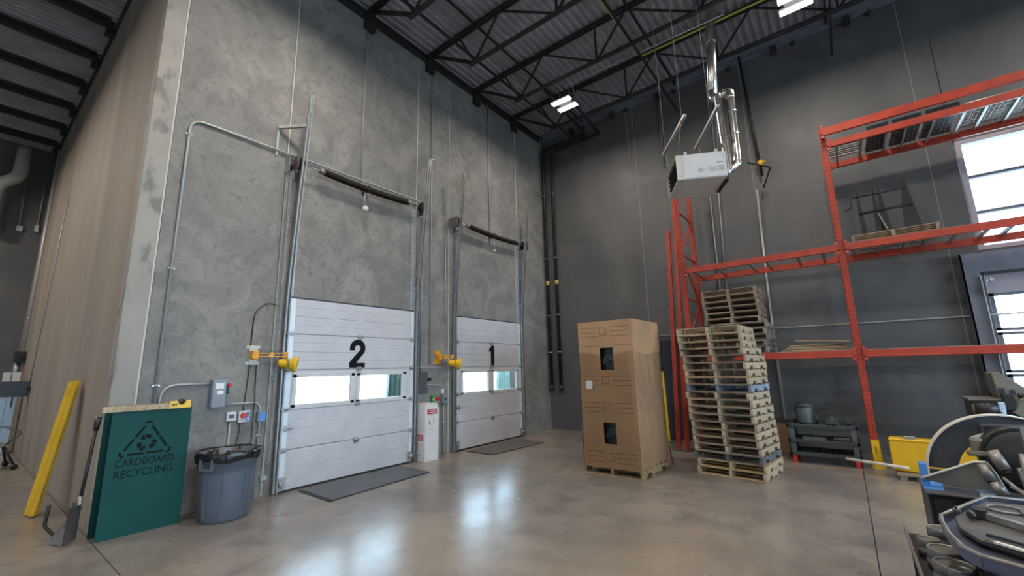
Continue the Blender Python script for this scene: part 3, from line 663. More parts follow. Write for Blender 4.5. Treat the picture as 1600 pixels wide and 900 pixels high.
def lettering(txt, size, width, loc, rot, material, parent, name='lettering', depth=0.001):
    cu = bpy.data.curves.new(name, 'FONT'); cu.body = txt; cu.size = size; cu.extrude = depth; cu.align_x = 'CENTER'; cu.resolution_u = 3
    tmp = bpy.data.objects.new('tmp_text', cu); COL.objects.link(tmp)
    dg = bpy.context.evaluated_depsgraph_get(); me = bpy.data.meshes.new_from_object(tmp.evaluated_get(dg)); bpy.data.objects.remove(tmp)
    wd = max(v.co.x for v in me.vertices)-min(v.co.x for v in me.vertices); me.transform(Matrix.Diagonal((width/wd, 1, 1, 1)))
    me.transform(Matrix.Translation(loc) @ rot)
    rt = parent
    while rt.parent: rt = rt.parent
    me.transform(ROOT[rt.name]); me.materials.clear(); me.materials.append(X[material]); me.name = name
    return link(name, me, parent)
RX = Matrix(((0, 0, 1, 0), (1, 0, 0, 0), (0, 1, 0, 0), (0, 0, 0, 1)))   # text x -> +y, text y -> +z, faces +x
for w, z in (('CARDBOARD', 0.685), ('RECYCLING', 0.575)):
    lettering(w, 0.108, 0.49, Vector((xf+0.001, 1.405, z)), RX, 'num', t)
p = thing('wooden_plank', 'rough pale wooden plank lying on top of the green recycling bin', 'plank', (-6.2, 1.3, H))
part('plank', MB().box((-6.15, 1.0, H+0.001), (-6.06, 1.56, H+0.058)), 'pale', p, bev=0.004)
part('bark_edge', MB().box((-6.152, 1.06, H+0.058), (-6.075, 1.55, H+0.066)), 'brown', p)
p = thing('yellow_bracket', 'yellow bracket with a dark round notch on the green recycling bin', 'bracket', (-6.12, 1.65, H))
mb = MB(); pts = [(1.545, H+0.002), (1.745, H+0.002), (1.745, H+0.085), (1.70, H+0.085)] + [(1.662+0.04*math.cos(a), H+0.083+0.05*math.sin(a)) for a in [0, -PI/4, -PI/2, -3*PI/4, -PI]] + [(1.545, H+0.08)]
part('plate', mb.prism(pts, -6.10, -6.055, 'yz'), 'yellow', p)
part('notch_disc', MB().lathe([(0, -0.005), (0.038, -0.005), (0.038, 0.005), (0, 0.005)], (-6.10, 1.662, H+0.065), 16, 'x'), 'black', p)
part('bolt', MB().cyl((-6.055, 1.585, H+.04), (-6.05, 1.585, H+.04), 0.012, 8).cyl((-6.055, 1.61, H+.045), (-6.05, 1.61, H+.045), 0.010, 8), 'black', p)

# ------------------------------------------------------------------ waste bin
BC = (-5.88, 2.13, 0)
t = thing('waste_bin', 'blue-grey plastic waste bin lined with a black bag', 'waste bin', BC)
n = 48; prof = [(0.0, 0.0), (0.235, 0.0), (0.25, 0.02), (0.262, 0.25), (0.278, 0.50), (0.284, 0.55), (0.297, 0.56), (0.303, 0.70), (0.318, 0.705), (0.318, 0.73), (0.295, 0.73), (0.275, 0.54), (0.245, 0.04), (0.0, 0.03)]
mb = MB().lathe([(r, z) for r, z in prof], BC, n)
part('body', mb, 'bin', t)
for k in range(8):
    a = k*PI/4+0.35; d = Vector((math.cos(a), math.sin(a), 0))
    part('rib', MB().bar(Vector(BC)+d*0.248+Vector((0, 0, 0.03)), Vector(BC)+d*0.280+Vector((0, 0, 0.54)), 0.025, 0.016, d), 'bin', t, bev=0.003)
for a in (-1.05, 2.1):
    d = Vector((math.cos(a), math.sin(a), 0)); s = Vector((-d.y, d.x, 0)); c = Vector(BC)+d*0.305+Vector((0, 0, 0.62))
    h = part('handle', MB().bar(c-s*0.075+Vector((0, 0, 0.07)), c-s*0.065-Vector((0, 0, 0.05)), 0.02, 0.05, d).bar(c+s*0.075+Vector((0, 0, 0.07)), c+s*0.065-Vector((0, 0, 0.05)), 0.02, 0.05, d).bar(c-s*0.075-Vector((0, 0, 0.045)), c+s*0.075-Vector((0, 0, 0.045)), 0.05, 0.022), 'bin', t, bev=0.004)
mb = MB(); ns = 60; rings = []
for r, z, wob in ((0.10, 0.30, 0.03), (0.20, 0.40, 0.02), (0.27, 0.60, 0.016), (0.298, 0.725, 0.006), (0.322, 0.745, 0.005), (0.334, 0.72, 0.006), (0.330, 0.67, 0.010), (0.318, 0.645, 0.012)):
    rings.append([(BC[0]+(r+wob*math.sin(7*a+z*9)+wob*.6*math.sin(17*a))*math.cos(a), BC[1]+(r+wob*math.sin(7*a+z*9))*math.sin(a), z+wob*1.2*math.sin(5*a+z*20)) for a in [2*PI*k/ns for k in range(ns)]])
vs = [p for R in rings for p in R]; fs = [(i*ns+k, i*ns+(k+1) % ns, (i+1)*ns+(k+1) % ns, (i+1)*ns+k) for i in range(len(rings)-1) for k in range(ns)]
part('bag', mb.add(vs, fs, True), 'bag', t, label='black plastic bag folded over the rim')

# ------------------------------------------------------------------ shovel, hook, yellow guard rails
t = thing('scoop_shovel', 'black-handled steel scoop shovel leaning at the corner of the brown wall', 'shovel', (-6.4, 0.95, 0))
g = Vector((-6.40, 1.03, 1.17)); f_ = Vector((-6.22, 0.955, 0.36))
part('handle', MB().tube([g, f_], 0.015, 10), 'black', t)
part('grip', MB().tube([g+(g-f_).normalized()*0.02, g+(f_-g).normalized()*0.12], 0.025, 10, radii=[0.030, 0.022]), 'black', t)
part('socket', MB().tube([f_+(g-f_)*0.10, f_-(g-f_)*0.05], 0.022, 10, radii=[0.018, 0.028]), 'bare', t)
def sheet(mb, o, u, v, nn, w0, w1, L, curl, th=0.004, side=0.05):
    """a curved blade: u across, v along, nn out of the blade"""
    N, Mm = 10, 6; top = []; 
    for j in range(Mm+1):
        for i in range(N+1):
            a = (i/N-0.5)*2; w = (w0+(w1-w0)*j/Mm)/2
            top.append(o+u*(a*w)+v*(L*j/Mm)+nn*(side*a*a+curl*(1-j/Mm)**2))
    bot = [p-nn*th for p in top]; k = len(top)
    fs = [(j*(N+1)+i, j*(N+1)+i+1, (j+1)*(N+1)+i+1, (j+1)*(N+1)+i) for j in range(Mm) for i in range(N)]
    mb.add(top+bot, fs+[tuple(q+k for q in f)[::-1] for f in fs], True); return mb
part('blade', sheet(MB(), Vector((-6.22, 0.97, 0.37)), Vector((0.97, -0.22, 0)).normalized(), Vector((0.02, -0.02, -1)).normalized(), Vector((0.22, -0.95, 0.1)).normalized(), 0.26, 0.28, 0.31, 0.0, side=0.08), 'steel', t, label='dark dished steel blade')
t = thing('dustpan', 'flat dull steel dustpan at the foot of the scoop shovel', 'dustpan', (-6.33, 0.87, 0))
pv = [Vector(p) for p in ((-6.46, 0.80, 0.012), (-6.25, 0.87, 0.012), (-6.27, 0.93, 0.17), (-6.47, 0.90, 0.17))]; nv = Vector((0, -0.003, 0.002))
part('pan', MB().add([p+nv for p in pv]+[p-nv for p in pv], [(0, 1, 2, 3), (7, 6, 5, 4), (0, 4, 5, 1), (1, 5, 6, 2), (2, 6, 7, 3), (3, 7, 4, 0)]), 'galv_d', t)
part('pan_lip', MB().bar((-6.27, 0.932, 0.17), (-6.47, 0.902, 0.17), 0.006, 0.02), 'bare', t)
t = thing('angle_hook', 'black L-shaped steel bar standing on the floor by the shovel', 'bar', (-6.7, 0.8, 0))
part('bar', MB().tube(bend([(-6.66, 0.80, 0.33), (-6.68, 0.79, 0.13), (-6.50, 0.85, 0.06)], 0.03, 3), 0.016, 8), 'blackm', t)

t = thing('guard_rail', 'pair of nested yellow steel guard channels leaning on the brown wall', 'guard rail', (-8.0, 0.83, 0))
def channel(o, dx, lab):
    a = Vector((-7.95+dx, 0.835, 0.01)); b = Vector((-8.05+dx, 1.04, 1.57-0.012*o)); ax = (b-a).normalized()
    u = Vector((1, 0.22, 0)); u = (u-ax*u.dot(ax)).normalized(); nn = u.cross(ax).normalized(); 
    if nn.y > 0: nn = -nn
    pr = [(-0.10, 0.0), (-0.083, 0.03), (-0.045, 0.03), (-0.025, 0.0), (0.025, 0.0), (0.045, 0.03), (0.083, 0.03), (0.10, 0.0)]
    pr2 = [(x, y-0.005) for x, y in pr[::-1]]; P = pr+pr2; n = len(P)
    a += nn*0.035*o; b += nn*0.035*o
    vs = [a+u*x+nn*y for x, y in P]+[b+u*x+nn*y for x, y in P]
    mb = MB().add(vs, [(i, (i+1) % n, n+(i+1) % n, n+i) for i in range(n)]+[(i, i+1, n-2-i, n-1-i) for i in range(7)]+[(n+i, n+i+1, 2*n-2-i, 2*n-1-i) for i in range(7)])
    part('channel', mb, 'yellow', t, label=lab)
channel(0, -0.03, 'rear yellow channel'); channel(1, 0.02, 'front yellow channel')

# ------------------------------------------------------------------ fittings of the brown wall and the far left
yw = YR-0.02
C('conduit', [(-16.9, yw, 8.0), (-16.9, yw, 1.6)], 0.05, 'pale vertical pipe at the far end of the brown wall', 'pipe', 'conduit', straps=[(-16.9, yw, 4.5), (-16.9, yw, 3.2)])
C('conduit', [(-13.1, yw, 5.6), (-13.6, yw, 3.4), (-14.1, yw, 1.45)], 0.010, 'thin conduit running down the brown wall to a small round box')
s = MB().lathe([(0, -0.02), (0.09, -0.02), (0.09, 0.02), (0, 0.02)], (-14.15, YR-0.025, 1.33), 14, 'y')
single('round_box', s, 'white2', 'small round white box on the brown wall', 'wall box', loc=(-14.15, YR, 1.33))
t = thing('wall_bracket', 'dark steel pipe bracket near the far end of the brown wall', 'bracket', (-16.6, YR, 2.17))
part('arm', MB().box((-17.1, YR-0.12, 2.14), (-16.0, YR-0.02, 2.22)), 'blackm', t); part('clamp', MB().box((-16.3, YR-0.2, 2.05), (-16.2, YR, 2.3)), 'blackm', t)
t = thing('bright_pipe', 'short bright steel pipe below the bracket on the brown wall', 'pipe', (-16.3, YR-0.1, 1.62)); part('pipe', MB().cyl((-16.35, YR-0.12, 1.62), (-16.35, YR-0.12, 2.1), 0.06, 10), 'galv', t)  # plain galvanised pipe
t = thing('wall_screen', 'dark flat panel jutting from the brown wall at the far left', 'screen', (-13.9, 0.8, 1.25))
part('panel', MB().box((-14.1, 0.30, 1.26), (-13.9, 1.05, 1.57)), 'slate', t, bev=0.01); part('arm', MB().box((-14.06, 1.05, 1.36), (-13.95, YR, 1.45)), 'blackm', t)
single('white_box', MB().box((-15.3, 0.74, 1.58), (-15.1, 0.85, 1.78)), 'wbox', 'left one of two small white boxes above the dark panel', 'box', bev=.003)
single('white_box', MB().box((-15.3, 0.87, 1.58), (-15.1, 1.0, 1.78)), 'wbox', 'right one of two small white boxes above the dark panel', 'box', bev=.003)
t = thing('blue_cabinet', 'pale blue tall steel cabinet below the dark panel at the far left', 'cabinet', (-15.2, 0.85, 0))
part('body', MB().box((-15.4, 0.70, 0.0), (-15.1, 1.0, 1.57)), 'ltblue', t, bev=.01); part('handle', MB().box((-15.1, 0.92, 1.0), (-15.07, 0.94, 1.35)), 'blackm', t); part('door_seam', MB().box((-15.1, 0.845, 0.1), (-15.095, 0.85, 1.5)), 'dkbox', t)
t = thing('steel_stool', 'small wheeled stool with a bent steel frame, far left', 'stool', (-12.6, 0.6, 0))
part('seat', MB().box((-12.75, 0.42, 0.40), (-12.35, 0.80, 0.46)), 'tan', t, bev=.02)
for a, b in (((-12.70, 0.45), (-12.9, 0.35)), ((-12.4, 0.45), (-12.25, 0.33)), ((-12.70, 0.78), (-12.85, 0.86)), ((-12.4, 0.78), (-12.25, 0.93))):
    l_ = part('leg', MB().tube([(a[0], a[1], 0.40), (b[0], b[1], 0.07)], 0.02, 8), 'blackm', t)
    part('caster', MB().lathe([(0, -0.015), (0.05, -0.015), (0.05, 0.015), (0, 0.015)], (b[0], b[1], 0.05), 12, 'x'), 'black', l_)
part('back_frame', MB().tube(bend([(-12.7, 0.80, 0.40), (-12.5, 0.98, 0.62), (-12.5, 0.75, 0.76), (-12.5, 0.40, 0.74)], 0.05, 2), 0.018, 8), 'bare', t)
C('pipe', [(-18.0, 0.47, 8.2), (-18.0, 0.46, 7.3), (-18.0, 0.10, 7.0), (-18.0, 0.05, 5.8)], 0.16, 'thick pale bent pipe below the roof at the far left', 'pipe', 'beige', rb=0.4)
t = thing('junction_box', 'small pale box on the dark far wall', 'wall box', (XF, 0.66, 5.9)); part('body', MB().box((XF, 0.60, 5.85), (XF+0.08, 0.72, 6.0)), 'white2', t); part('conduit', MB().cyl((XF+0.03, 0.65, 6.0), (XF+0.03, 0.62, 7.3), 0.02, 6), 'conduit', t)
t = thing('junction_box', 'small pale box high beside the pipe near the far corner', 'wall box', (XF, 0.98, 5.9)); part('body', MB().box((XF, 0.95, 5.9), (XF+0.08, 1.03, 6.1)), 'white2', t); part('conduit', MB().cyl((XF+0.03, 1.0, 6.1), (XF+0.03, 1.0, 7.6), 0.02, 6), 'conduit', t)

# ------------------------------------------------------------------ roof steel
def joist_x(y, x0, x1, label):
    t = thing('roof_joist', label, 'roof joist', (x0, y, 8.4), 0, 'open web joists of the main bay')
    zt, zb = 8.43, 7.58
    for q in (-0.028, 0.028):
        pass
    part('top_chord', MB().box((x0, y-0.055, zt-0.06), (x1, y-0.045+0.035, zt)).box((x0, y+0.010, zt-0.06), (x1, y+0.055, zt)).box((x0, y-0.06, zt-0.008), (x1, y+0.06, zt)), 'joist', t)
    part('bottom_chord', MB().box((x0+1.22, y-0.05, zb-0.004), (x1, y+0.05, zb+0.004)).box((x0+1.22, y-0.014, zb), (x1, y-0.008, zb+0.05)).box((x0+1.22, y+0.008, zb), (x1, y+0.014, zb+0.05)), 'joist', t)
    part('seat', MB().box((x0-0.02, y-0.07, 8.26), (x0+0.12, y+0.07, 8.37)).box((x0, y-0.1, 8.0), (x0+0.10, y+0.1, 8.26)), 'joist', t)
    part('web', MB().bar((x0+0.10, y, zt-0.05), (x0+1.30, y, zb+0.03), 0.07, 0.05), 'joist', t)
    x = x0+1.35; up = True; first = True
    while x < x1-1.2:
        part('web', MB().bar((x, y, zb+0.03), (x-(0.42 if first else 0.0), y, zt-0.05), 0.035, 0.035), 'joist', t)
        part('web', MB().bar((x+0.03, y, zb+0.03), (x+0.66, y, zt-0.05), 0.035, 0.035), 'joist', t)
        if x+1.98 < x1: part('web', MB().bar((x+0.66, y, zt-0.05), (x+1.86, y, zb+0.03), 0.035, 0.03), 'joist', t)
        x += 1.92; first = False
    return t
for y, nm in ((8.56, 'nearest to the back wall'), (7.05, 'second from the back wall'), (5.54, 'third from the back wall'), (4.02, 'fourth from the back wall, nearest in view')):
    joist_x(y, XA+0.0, 6.2, 'black open web roof joist, '+nm)
# bridging rods along y
for k, (x, z, l) in enumerate(((-4.95, 8.36, 'upper left'), (-4.98, 7.62, 'lower left'), (-2.4, 8.36, 'upper middle'), (-2.4, 7.62, 'lower middle'), (0.6, 8.36, 'upper right'), (0.6, 7.62, 'lower right'))):
    single('bridging_angle', MB().box((x-0.02, 2.6, z), (x+0.02, 9.95, z+0.006)).box((x-0.02, 2.6, z-0.03), (x-0.014, 9.95, z)), 'joist', 'thin black bridging angle across the roof joists, '+l+' one', 'roof brace', loc=(x, 6, z))
# wall ledgers
t = thing('wall_ledger', 'black steel ledger angle under the deck along the door wall', 'ledger', (XA, 5, 8.35))
part('angle', MB().box((XA+0.001, 1.1, 8.33), (XA+0.10, 9.9, 8.34)).box((XA+0.001, 1.1, 8.20), (XA+0.012, 9.9, 8.33)), 'joist', t)
t = thing('wall_ledger', 'black steel ledger angle under the deck along the back wall', 'ledger', (0, YB, 8.35))
part('angle', MB().box((XA+0.1, YB-0.12, 8.36), (6.0, YB-0.001, 8.372)).box((XA+0.1, YB-0.12, 8.372), (6.0, YB-0.11, 8.42)).box((XA+0.1, YB-0.014, 8.24), (6.0, YB-0.001, 8.36)), 'gframe', t)
for k in range(6):
    x = -5.3+k*1.24; part('bearing_block', MB().box((x-0.06, YB-0.16, 8.12), (x+0.06, YB-0.001, 8.26)), 'joist', t); part('round_boss', MB().cyl((x+0.35, YB-0.07, 8.2), (x+0.35, YB-0.001, 8.2), 0.045, 10), 'joist', t)
# joists of the left bay, along y
ords = ['nearest in view', 'second', 'third', 'fourth', 'fifth', 'sixth', 'farthest']
for k in range(6):
    x = -9.14-1.41*(k+1)+0.02
    t = thing('roof_joist', 'dark roof joist of the left bay, '+('nearest in view' if k == 0 else ('farthest' if k == 5 else ords[k]+' from the front')), 'roof joist', (x, 0, 8.4), 0, 'joists of the left bay')
    part('top_chord', MB().box((x-0.07, -6, 8.34), (x+0.07, YR-0.05, 8.455)), 'joist', t)
    part('deck_angle', MB().box((x+0.13, -6, 8.42), (x+0.165, YR-0.1, 8.458)), 'joist', t)
    part('seat', MB().box((x-0.09, YR-0.14, 8.18), (x+0.09, YR-0.002, 8.34)), 'joist', t)
t = thing('wall_ledger', 'dark ledger plate under the deck along the brown wall', 'ledger', (-12, YR, 8.3))
part('plate', MB().box((XF, YR-0.02, 8.22), (XA-0.3, YR-0.001, 8.45)), 'joist', t)

# high bay lights
def high_bay(x, y, label, power=1.0, z=7.40):
    t = thing('high_bay_light', label, 'ceiling light', (x, y, z), 0, 'high bay lights')
    part('housing', MB().box((x-0.16, y-0.08, z+0.03), (x+0.16, y+0.08, z+0.12)), 'white2', t, bev=0.01)
    for s in (-1, 1):
        part('wing', MB().box((x-0.235, y+s*0.145-0.075, z+0.004), (x+0.235, y+s*0.145+0.075, z+0.035)), 'white2', t)
        part('lens', MB().box((x-0.225, y+s*0.145-0.062, z-0.006), (x+0.225, y+s*0.145+0.062, z+0.004)), 'led', t)
    for s in (-0.14, 0.14): part('hanger_wire', MB().cyl((x+s, y, z+0.1), (x+s*0.3, y, 8.46), 0.004, 5), 'conduit', t)
    L = bpy.data.lights.new('led_light', 'AREA'); L.shape = 'RECTANGLE'; L.size = 0.5; L.size_y = 0.4; L.energy = LAMP_W*power; L.color = (1.0, 0.92, 0.81)
    lo = bpy.data.objects.new('led_light', L); COL.objects.link(lo); lo.location = (0, 0, -0.03); lo.parent = t
    return t
high_bay(-4.23, 7.63, 'lit high bay light near the roof corner', 0.72)
high_bay(0.13, 7.66, 'lit high bay light above the right side of the rack', 0.75)
for x, y, l in ((4.6, 7.66, 'high bay light out of view at the right'), (-4.23, 2.4, 'high bay light out of view before door 2'), (0.13, 2.4, 'high bay light out of view above the camera'), (4.6, 2.4, 'high bay light out of view at the right of the camera'),
             (-4.23, -3, 'high bay light out of view behind the camera'), (0.13, -3, 'high bay light behind the camera, middle'), (4.6, -3, 'high bay light behind the camera, right'), (-10.5, -2.5, 'added unseen high bay light brightening the near part of the left bay'), (-15, -2.5, 'added unseen high bay light brightening the far part of the left bay')):
    high_bay(x, y, l, 1.6 if x < -9 else 1.0)  # left-bay lamps are added, stronger ones, to brighten its deck and wall
C('conduit', [(-4.1, 7.9, 7.72), (-4.0, 7.6, 7.8), (-0.9, 7.62, 7.75)], 0.012, 'thin pale conduit feeding the light near the roof corner')
# gas line under the deck
C('gas_pipe', [(-2.74, 4.5, 8.33), (-2.70, 8.42, 8.33), (1.2, 8.46, 8.33)], 0.024, 'yellow gas pipe turning under the roof deck', 'pipe', 'ygas', rb=0.1)
C('gas_pipe', [(-0.99, 9.87, 8.35), (-0.86, 9.87, 5.45)], 0.026, 'black gas pipe dropping down the back wall to the yellow valve', 'pipe', 'blackm')
t = thing('gas_valve', 'yellow gas valve on the black pipe beside the heater', 'valve', (-0.86, 9.87, 5.72))
part('body', MB().lathe([(0, -0.07), (0.05, -0.06), (0.06, 0), (0.05, 0.06), (0, 0.07)], (-0.86, 9.85, 5.72), 12), 'yellow', t); part('lever', MB().box((-0.84, 9.79, 5.71), (-0.76, 9.81, 5.74)), 'yellow', t)
C('gas_pipe', [(-0.86, 9.87, 5.25), (-0.86, 9.80, 5.15), (-0.68, 9.6, 5.48), (-0.80, 7.3, 4.72)], 0.016, 'thin black gas pipe branching from the wall to the heater', 'pipe', 'blackm', rb=0.03)
C('conduit', [(-1.00, YB-0.04, 5.2), (-1.06, YB-0.04, 2.4), (-1.06, YB-0.04, 0.02)], 0.022, 'long pale conduit from the gas pipe to the floor on the back wall', straps=[(-1.06, YB-0.04, 2.2)], wally=1)
C('conduit', [(-1.66, YB-0.03, 8.3), (-1.83, YB-0.03, 2.2)], 0.014, 'right conduit of the pair on the back wall under the heater')
C('conduit', [(-1.92, YB-0.03, 5.3), (-1.95, YB-0.03, 2.2)], 0.014, 'left conduit of the pair on the back wall under the heater')
C('conduit', [(-2.85, YB-0.03, 8.25), (-2.86, YB-0.03, 6.3)], 0.018, 'dark conduit on the back wall ending behind the heater', material='gframe')
C('conduit', [(-3.72, YB-0.03, 8.3), (-3.70, YB-0.03, 6.7)], 0.008, 'short thin wire hanging high on the back wall')
C('conduit', [(-5.9, YB-0.03, 2.25), (6.0, YB-0.03, 2.25)][1:] + [(-3.35, YB-0.03, 2.26)], 0.014, 'level conduit along the back wall behind the rack')
# two black pipes in the corner
for k, (dx, dy, zt, l) in enumerate(((0.12, 0.12, 7.93, 'left'), (0.40, 0.10, 7.80, 'right'))):
    x = XA+dx; y = YB-dy; xe = -4.86 if k == 0 else -4.45
    C('drain_pipe', [(xe, y-2.0 if k == 0 else y-1.7, zt+0.25), (xe, y, zt), (x, y, zt-0.02), (x-(0 if k else 0.0), y, 1.10)], 0.043, l+' black pipe of the pair rising in the room corner', 'pipe', 'blackm', rb=0.07, straps=[(x, y, 6.5), (x, y, 4.6), (x, y, 3.0), (x, y, 2.0)], wally=1)
    t = thing('yellow_clamp', 'yellow tag on the '+l+' black corner pipe', 'pipe tag', (x, y, 3.85)); part('band', MB().lathe([(0.044, -0.06), (0.052, -0.055), (0.052, 0.055), (0.044, 0.06)], (x, y, 3.9), 12), 'ygas', t)
    t = thing('pipe_elbow', 'black fitting at the foot of the '+l+' corner pipe', 'pipe fitting', (x, y, 1.08)); part('fitting', MB().lathe([(0.0, -0.08), (0.05, -0.07), (0.062, 0), (0.05, 0.07), (0, 0.08)], (x, y, 1.06), 12), 'blackm', t)

# ------------------------------------------------------------------ unit heater
HO = Vector((-1.615, 6.237, 4.30)); hr = math.radians(26.9)
t = thing('unit_heater', 'white box-shaped gas heater hanging below the roof', 'heater', HO, hr)
L_, D_, Hh = 0.70, 0.76, 0.385
part('cabinet', MB().box((0.09, 0, 0), (L_, D_, Hh)), 'white2', t, w=False, bev=0.004)
part('louvre_frame', MB().box((0, 0.0, 0), (0.088, 0.012, Hh)).box((0, D_-0.012, 0), (0.088, D_, Hh)).box((0, 0.012, 0), (0.088, D_-0.012, 0.012)).box((0, 0.012, Hh-0.012), (0.088, D_-0.012, Hh)), 'beige', t, w=False)
part('dark_core', MB().box((0.06, 0.014, 0.014), (0.088, D_-0.014, Hh-0.014)), 'black', t, w=False)
for k in range(5):
    z = 0.045+k*0.07; part('louvre', MB().bar((0.04, 0.015, z), (0.04, D_-0.015, z), 0.05, 0.004, (0.5, 0, 1)), 'blackm', t, w=False)
part('side_panel', MB().box((0.115, -0.004, 0.012), (L_-0.01, 0.0, Hh-0.012)), 'white2', t, w=False, bev=0.002)
part('base_plate', MB().box((0.10, 0.01, -0.006), (L_-0.01, D_-0.01, 0)), 'beige', t, w=False)
part('rating_label', MB().box((0.44, -0.0055, 0.075), (0.67, -0.004, 0.165)), 'beige', t, w=False, label='pale rating label with rows of tiny print')
for k in range(5): part('print_line', MB().box((0.45, -0.006, 0.088+k*0.016), (0.53+0.025*((k*3) % 4), -0.0055, 0.092+k*0.016)).box((0.58, -0.006, 0.088+k*0.016), (0.655, -0.0055, 0.094+k*0.016)), 'greyink', t, w=False)
part('print_line', MB().box((0.56, -0.0055, 0.21), (0.66, -0.004, 0.222)), 'greyink', t, w=False)
mk = MB()
for k in range(6):
    a = k*PI/3; mk.add([(0.335+0.034*math.cos(a-.35), -0.0052, 0.115+0.034*math.sin(a-.35)), (0.335+0.034*math.cos(a+.35), -0.0052, 0.115+0.034*math.sin(a+.35)), (0.335+0.012*math.cos(a), -0.0052, 0.115+0.012*math.sin(a))], [(0, 1, 2)])
mk.box((0.28, -0.0052, 0.108), (0.39, -0.0046, 0.120)); part('round_mark', mk, 'greyink', t, w=False, label='dark star-like mark')
part('burner_box', MB().box((L_, 0.10, -0.03), (L_+0.05, 0.60, 0.2)), 'black', t, w=False, bev=0.01)
for k in range(2): part('handle_slot', MB().box((0.03, -0.001, 0.05), (0.075, 0.0, 0.056)) if k else MB().box((0.66, -0.0055, 0.30), (0.675, -0.004, 0.315)), 'blackm', t, w=False)
# hangers
t = thing('heater_hanger', 'slotted steel hanger frame carrying the gas heater', 'hanger', (-1.6, 6.6, 5.2))
s1a, s1b = Vector((-1.387, 6.10, 5.2)), Vector((-2.047, 7.12, 5.2)); s2a, s2b = Vector((-0.949, 6.163, 5.2)), Vector((-1.55, 7.26, 5.2))
for a, b in ((s1a, s1b), (s2a, s2b)):
    st = part('strut', MB().bar(a, b, 0.042, 0.042), 'conduit', t)
    part('slots', MB().bar(a-Vector((0, 0, 0.0215)), b-Vector((0, 0, 0.0215)), 0.016, 0.002), 'dkbox', st)
    for f in ((0.12, 0.88) if a is s1a else (0.3,)):
        p = a.lerp(b, f); part('hanger_rod', MB().cyl(p, (p.x, p.y, 8.45), 0.005, 6), 'caulk_d', t)
HM = Matrix.Translation(HO) @ Matrix.Rotation(hr, 4, 'Z')
for u, v, s in ((0.05, 0.06, (s1a, .15)), (0.05, 0.70, (s1b, 0)), (0.62, 0.08, (s2a, 0)), (0.62, 0.70, (s2b, 0))):
    q = HM @ Vector((u, v, Hh)); part('drop_rod', MB().cyl(q, (s[0].x*0.6+q.x*0.4, s[0].y*0.6+q.y*0.4, 5.2), 0.005, 6), 'caulk_d', t)
for u in (0.15, 0.58):
    q = HM @ Vector((u, 0.02, Hh+0.03)); r_ = HM @ Vector((u, 0.30, Hh+0.03)); part('clip_angle', MB().bar(q, r_, 0.04, 0.05), 'galv', t)
# ducts
t = thing('vent_duct', 'bright straight metal duct rising from the heater pipes through the roof', 'duct', (-1.17, 7.25, 6.1))
def ring_duct(name, pts, r, m, corr, parent, rb=0.12, n=14):
    p = bend(pts, rb, 5); q = []; rad = []
    for a, b in zip(p[:-1], p[1:]):
        k = max(1, int((b-a).length/0.022)) if corr else 1
        for i in range(k): q.append(a.lerp(b, i/k)); rad.append(r*(1+(0.05 if len(q) % 2 else -0.03)) if corr else r)
    q.append(p[-1]); rad.append(r); return part(name, MB().tube(q, r, n, radii=rad), m, parent)
ring_duct('straight_duct', [(-1.17, 8.05, 8.45), (-1.17, 7.22, 6.05)], 0.080, 'bright', False, t)
part('seam_band', MB().tube([(-1.17, 7.67, 7.35), (-1.17, 7.655, 7.31)], 0.085, 14), 'bright', t)
part('roof_flange', MB().box((-1.45, 7.85, 8.36), (-0.95, 8.25, 8.40)), 'galv', t)
ring_duct('elbow', [(-1.17, 7.22, 6.10), (-1.165, 7.18, 5.93), (-0.91, 7.12, 5.93), (-0.90, 7.10, 5.78)], 0.072, 'flex', True, t, 0.12)
t = thing('flexible_duct', 'ribbed bright flexible duct bending into the right side of the heater', 'duct', (-0.92, 7.05, 4.7))
ring_duct('ribbed_pipe', [(-0.90, 7.10, 5.80), (-0.905, 7.02, 4.62), (-1.10, 6.93, 4.52)], 0.062, 'flex', True, t, 0.13)
t = thing('flexible_duct', 'second ribbed duct, left of the other, entering the heater', 'duct', (-1.1, 7.0, 4.7))
ring_duct('ribbed_pipe', [(-1.08, 7.08, 5.92), (-1.06, 7.0, 5.2), (-1.02, 6.88, 4.50), (-1.12, 6.84, 4.42)], 0.055, 'flex', True, t, 0.10)
for k, z in enumerate((5.55, 5.15)): part('clamp_band', MB().tube([(-0.90, 7.08-0.02*k, z), (-0.90, 7.08-0.02*k, z-0.02)], 0.069, 12), 'galv', t)

# ------------------------------------------------------------------ pallet rack
RYF, RYB = 8.62, 9.62
def upright(x, y, h, parent, slots_side, foot=None):
    p = part('post', MB().box((x-0.040, y-0.036, 0.01), (x-0.034, y+0.036, h)).box((x+0.034, y-0.036, 0.01), (x+0.040, y+0.036, h)).box((x-0.040, y-0.038, 0.01), (x-0.012, y-0.033, h)).box((x+0.012, y-0.038, 0.01), (x+0.040, y-0.033, h)).box((x-0.014, y-0.030, 0.01), (x+0.014, y-0.026, h)), 'orange', parent)
    mb = MB(); z = 0.15
    while z < h-0.05:
        for s in (-0.026, 0.026): mb.box((x+s-0.006, y-0.0392, z), (x+s+0.006, y-0.0378, z+0.022))
        for s in (-1, 1): mb.box((x+s*0.0397-0.0007, y-0.016, z+0.01), (x+s*0.0397+0.0007, y+0.0, z+0.03))
        z += 0.0762
    part('slot_row', mb, 'hole', p, kind='stuff')
    part('foot_plate', MB().box((x-0.06, y-0.06, 0.001), (x+0.06, y+0.06, 0.01)), 'galv', parent)
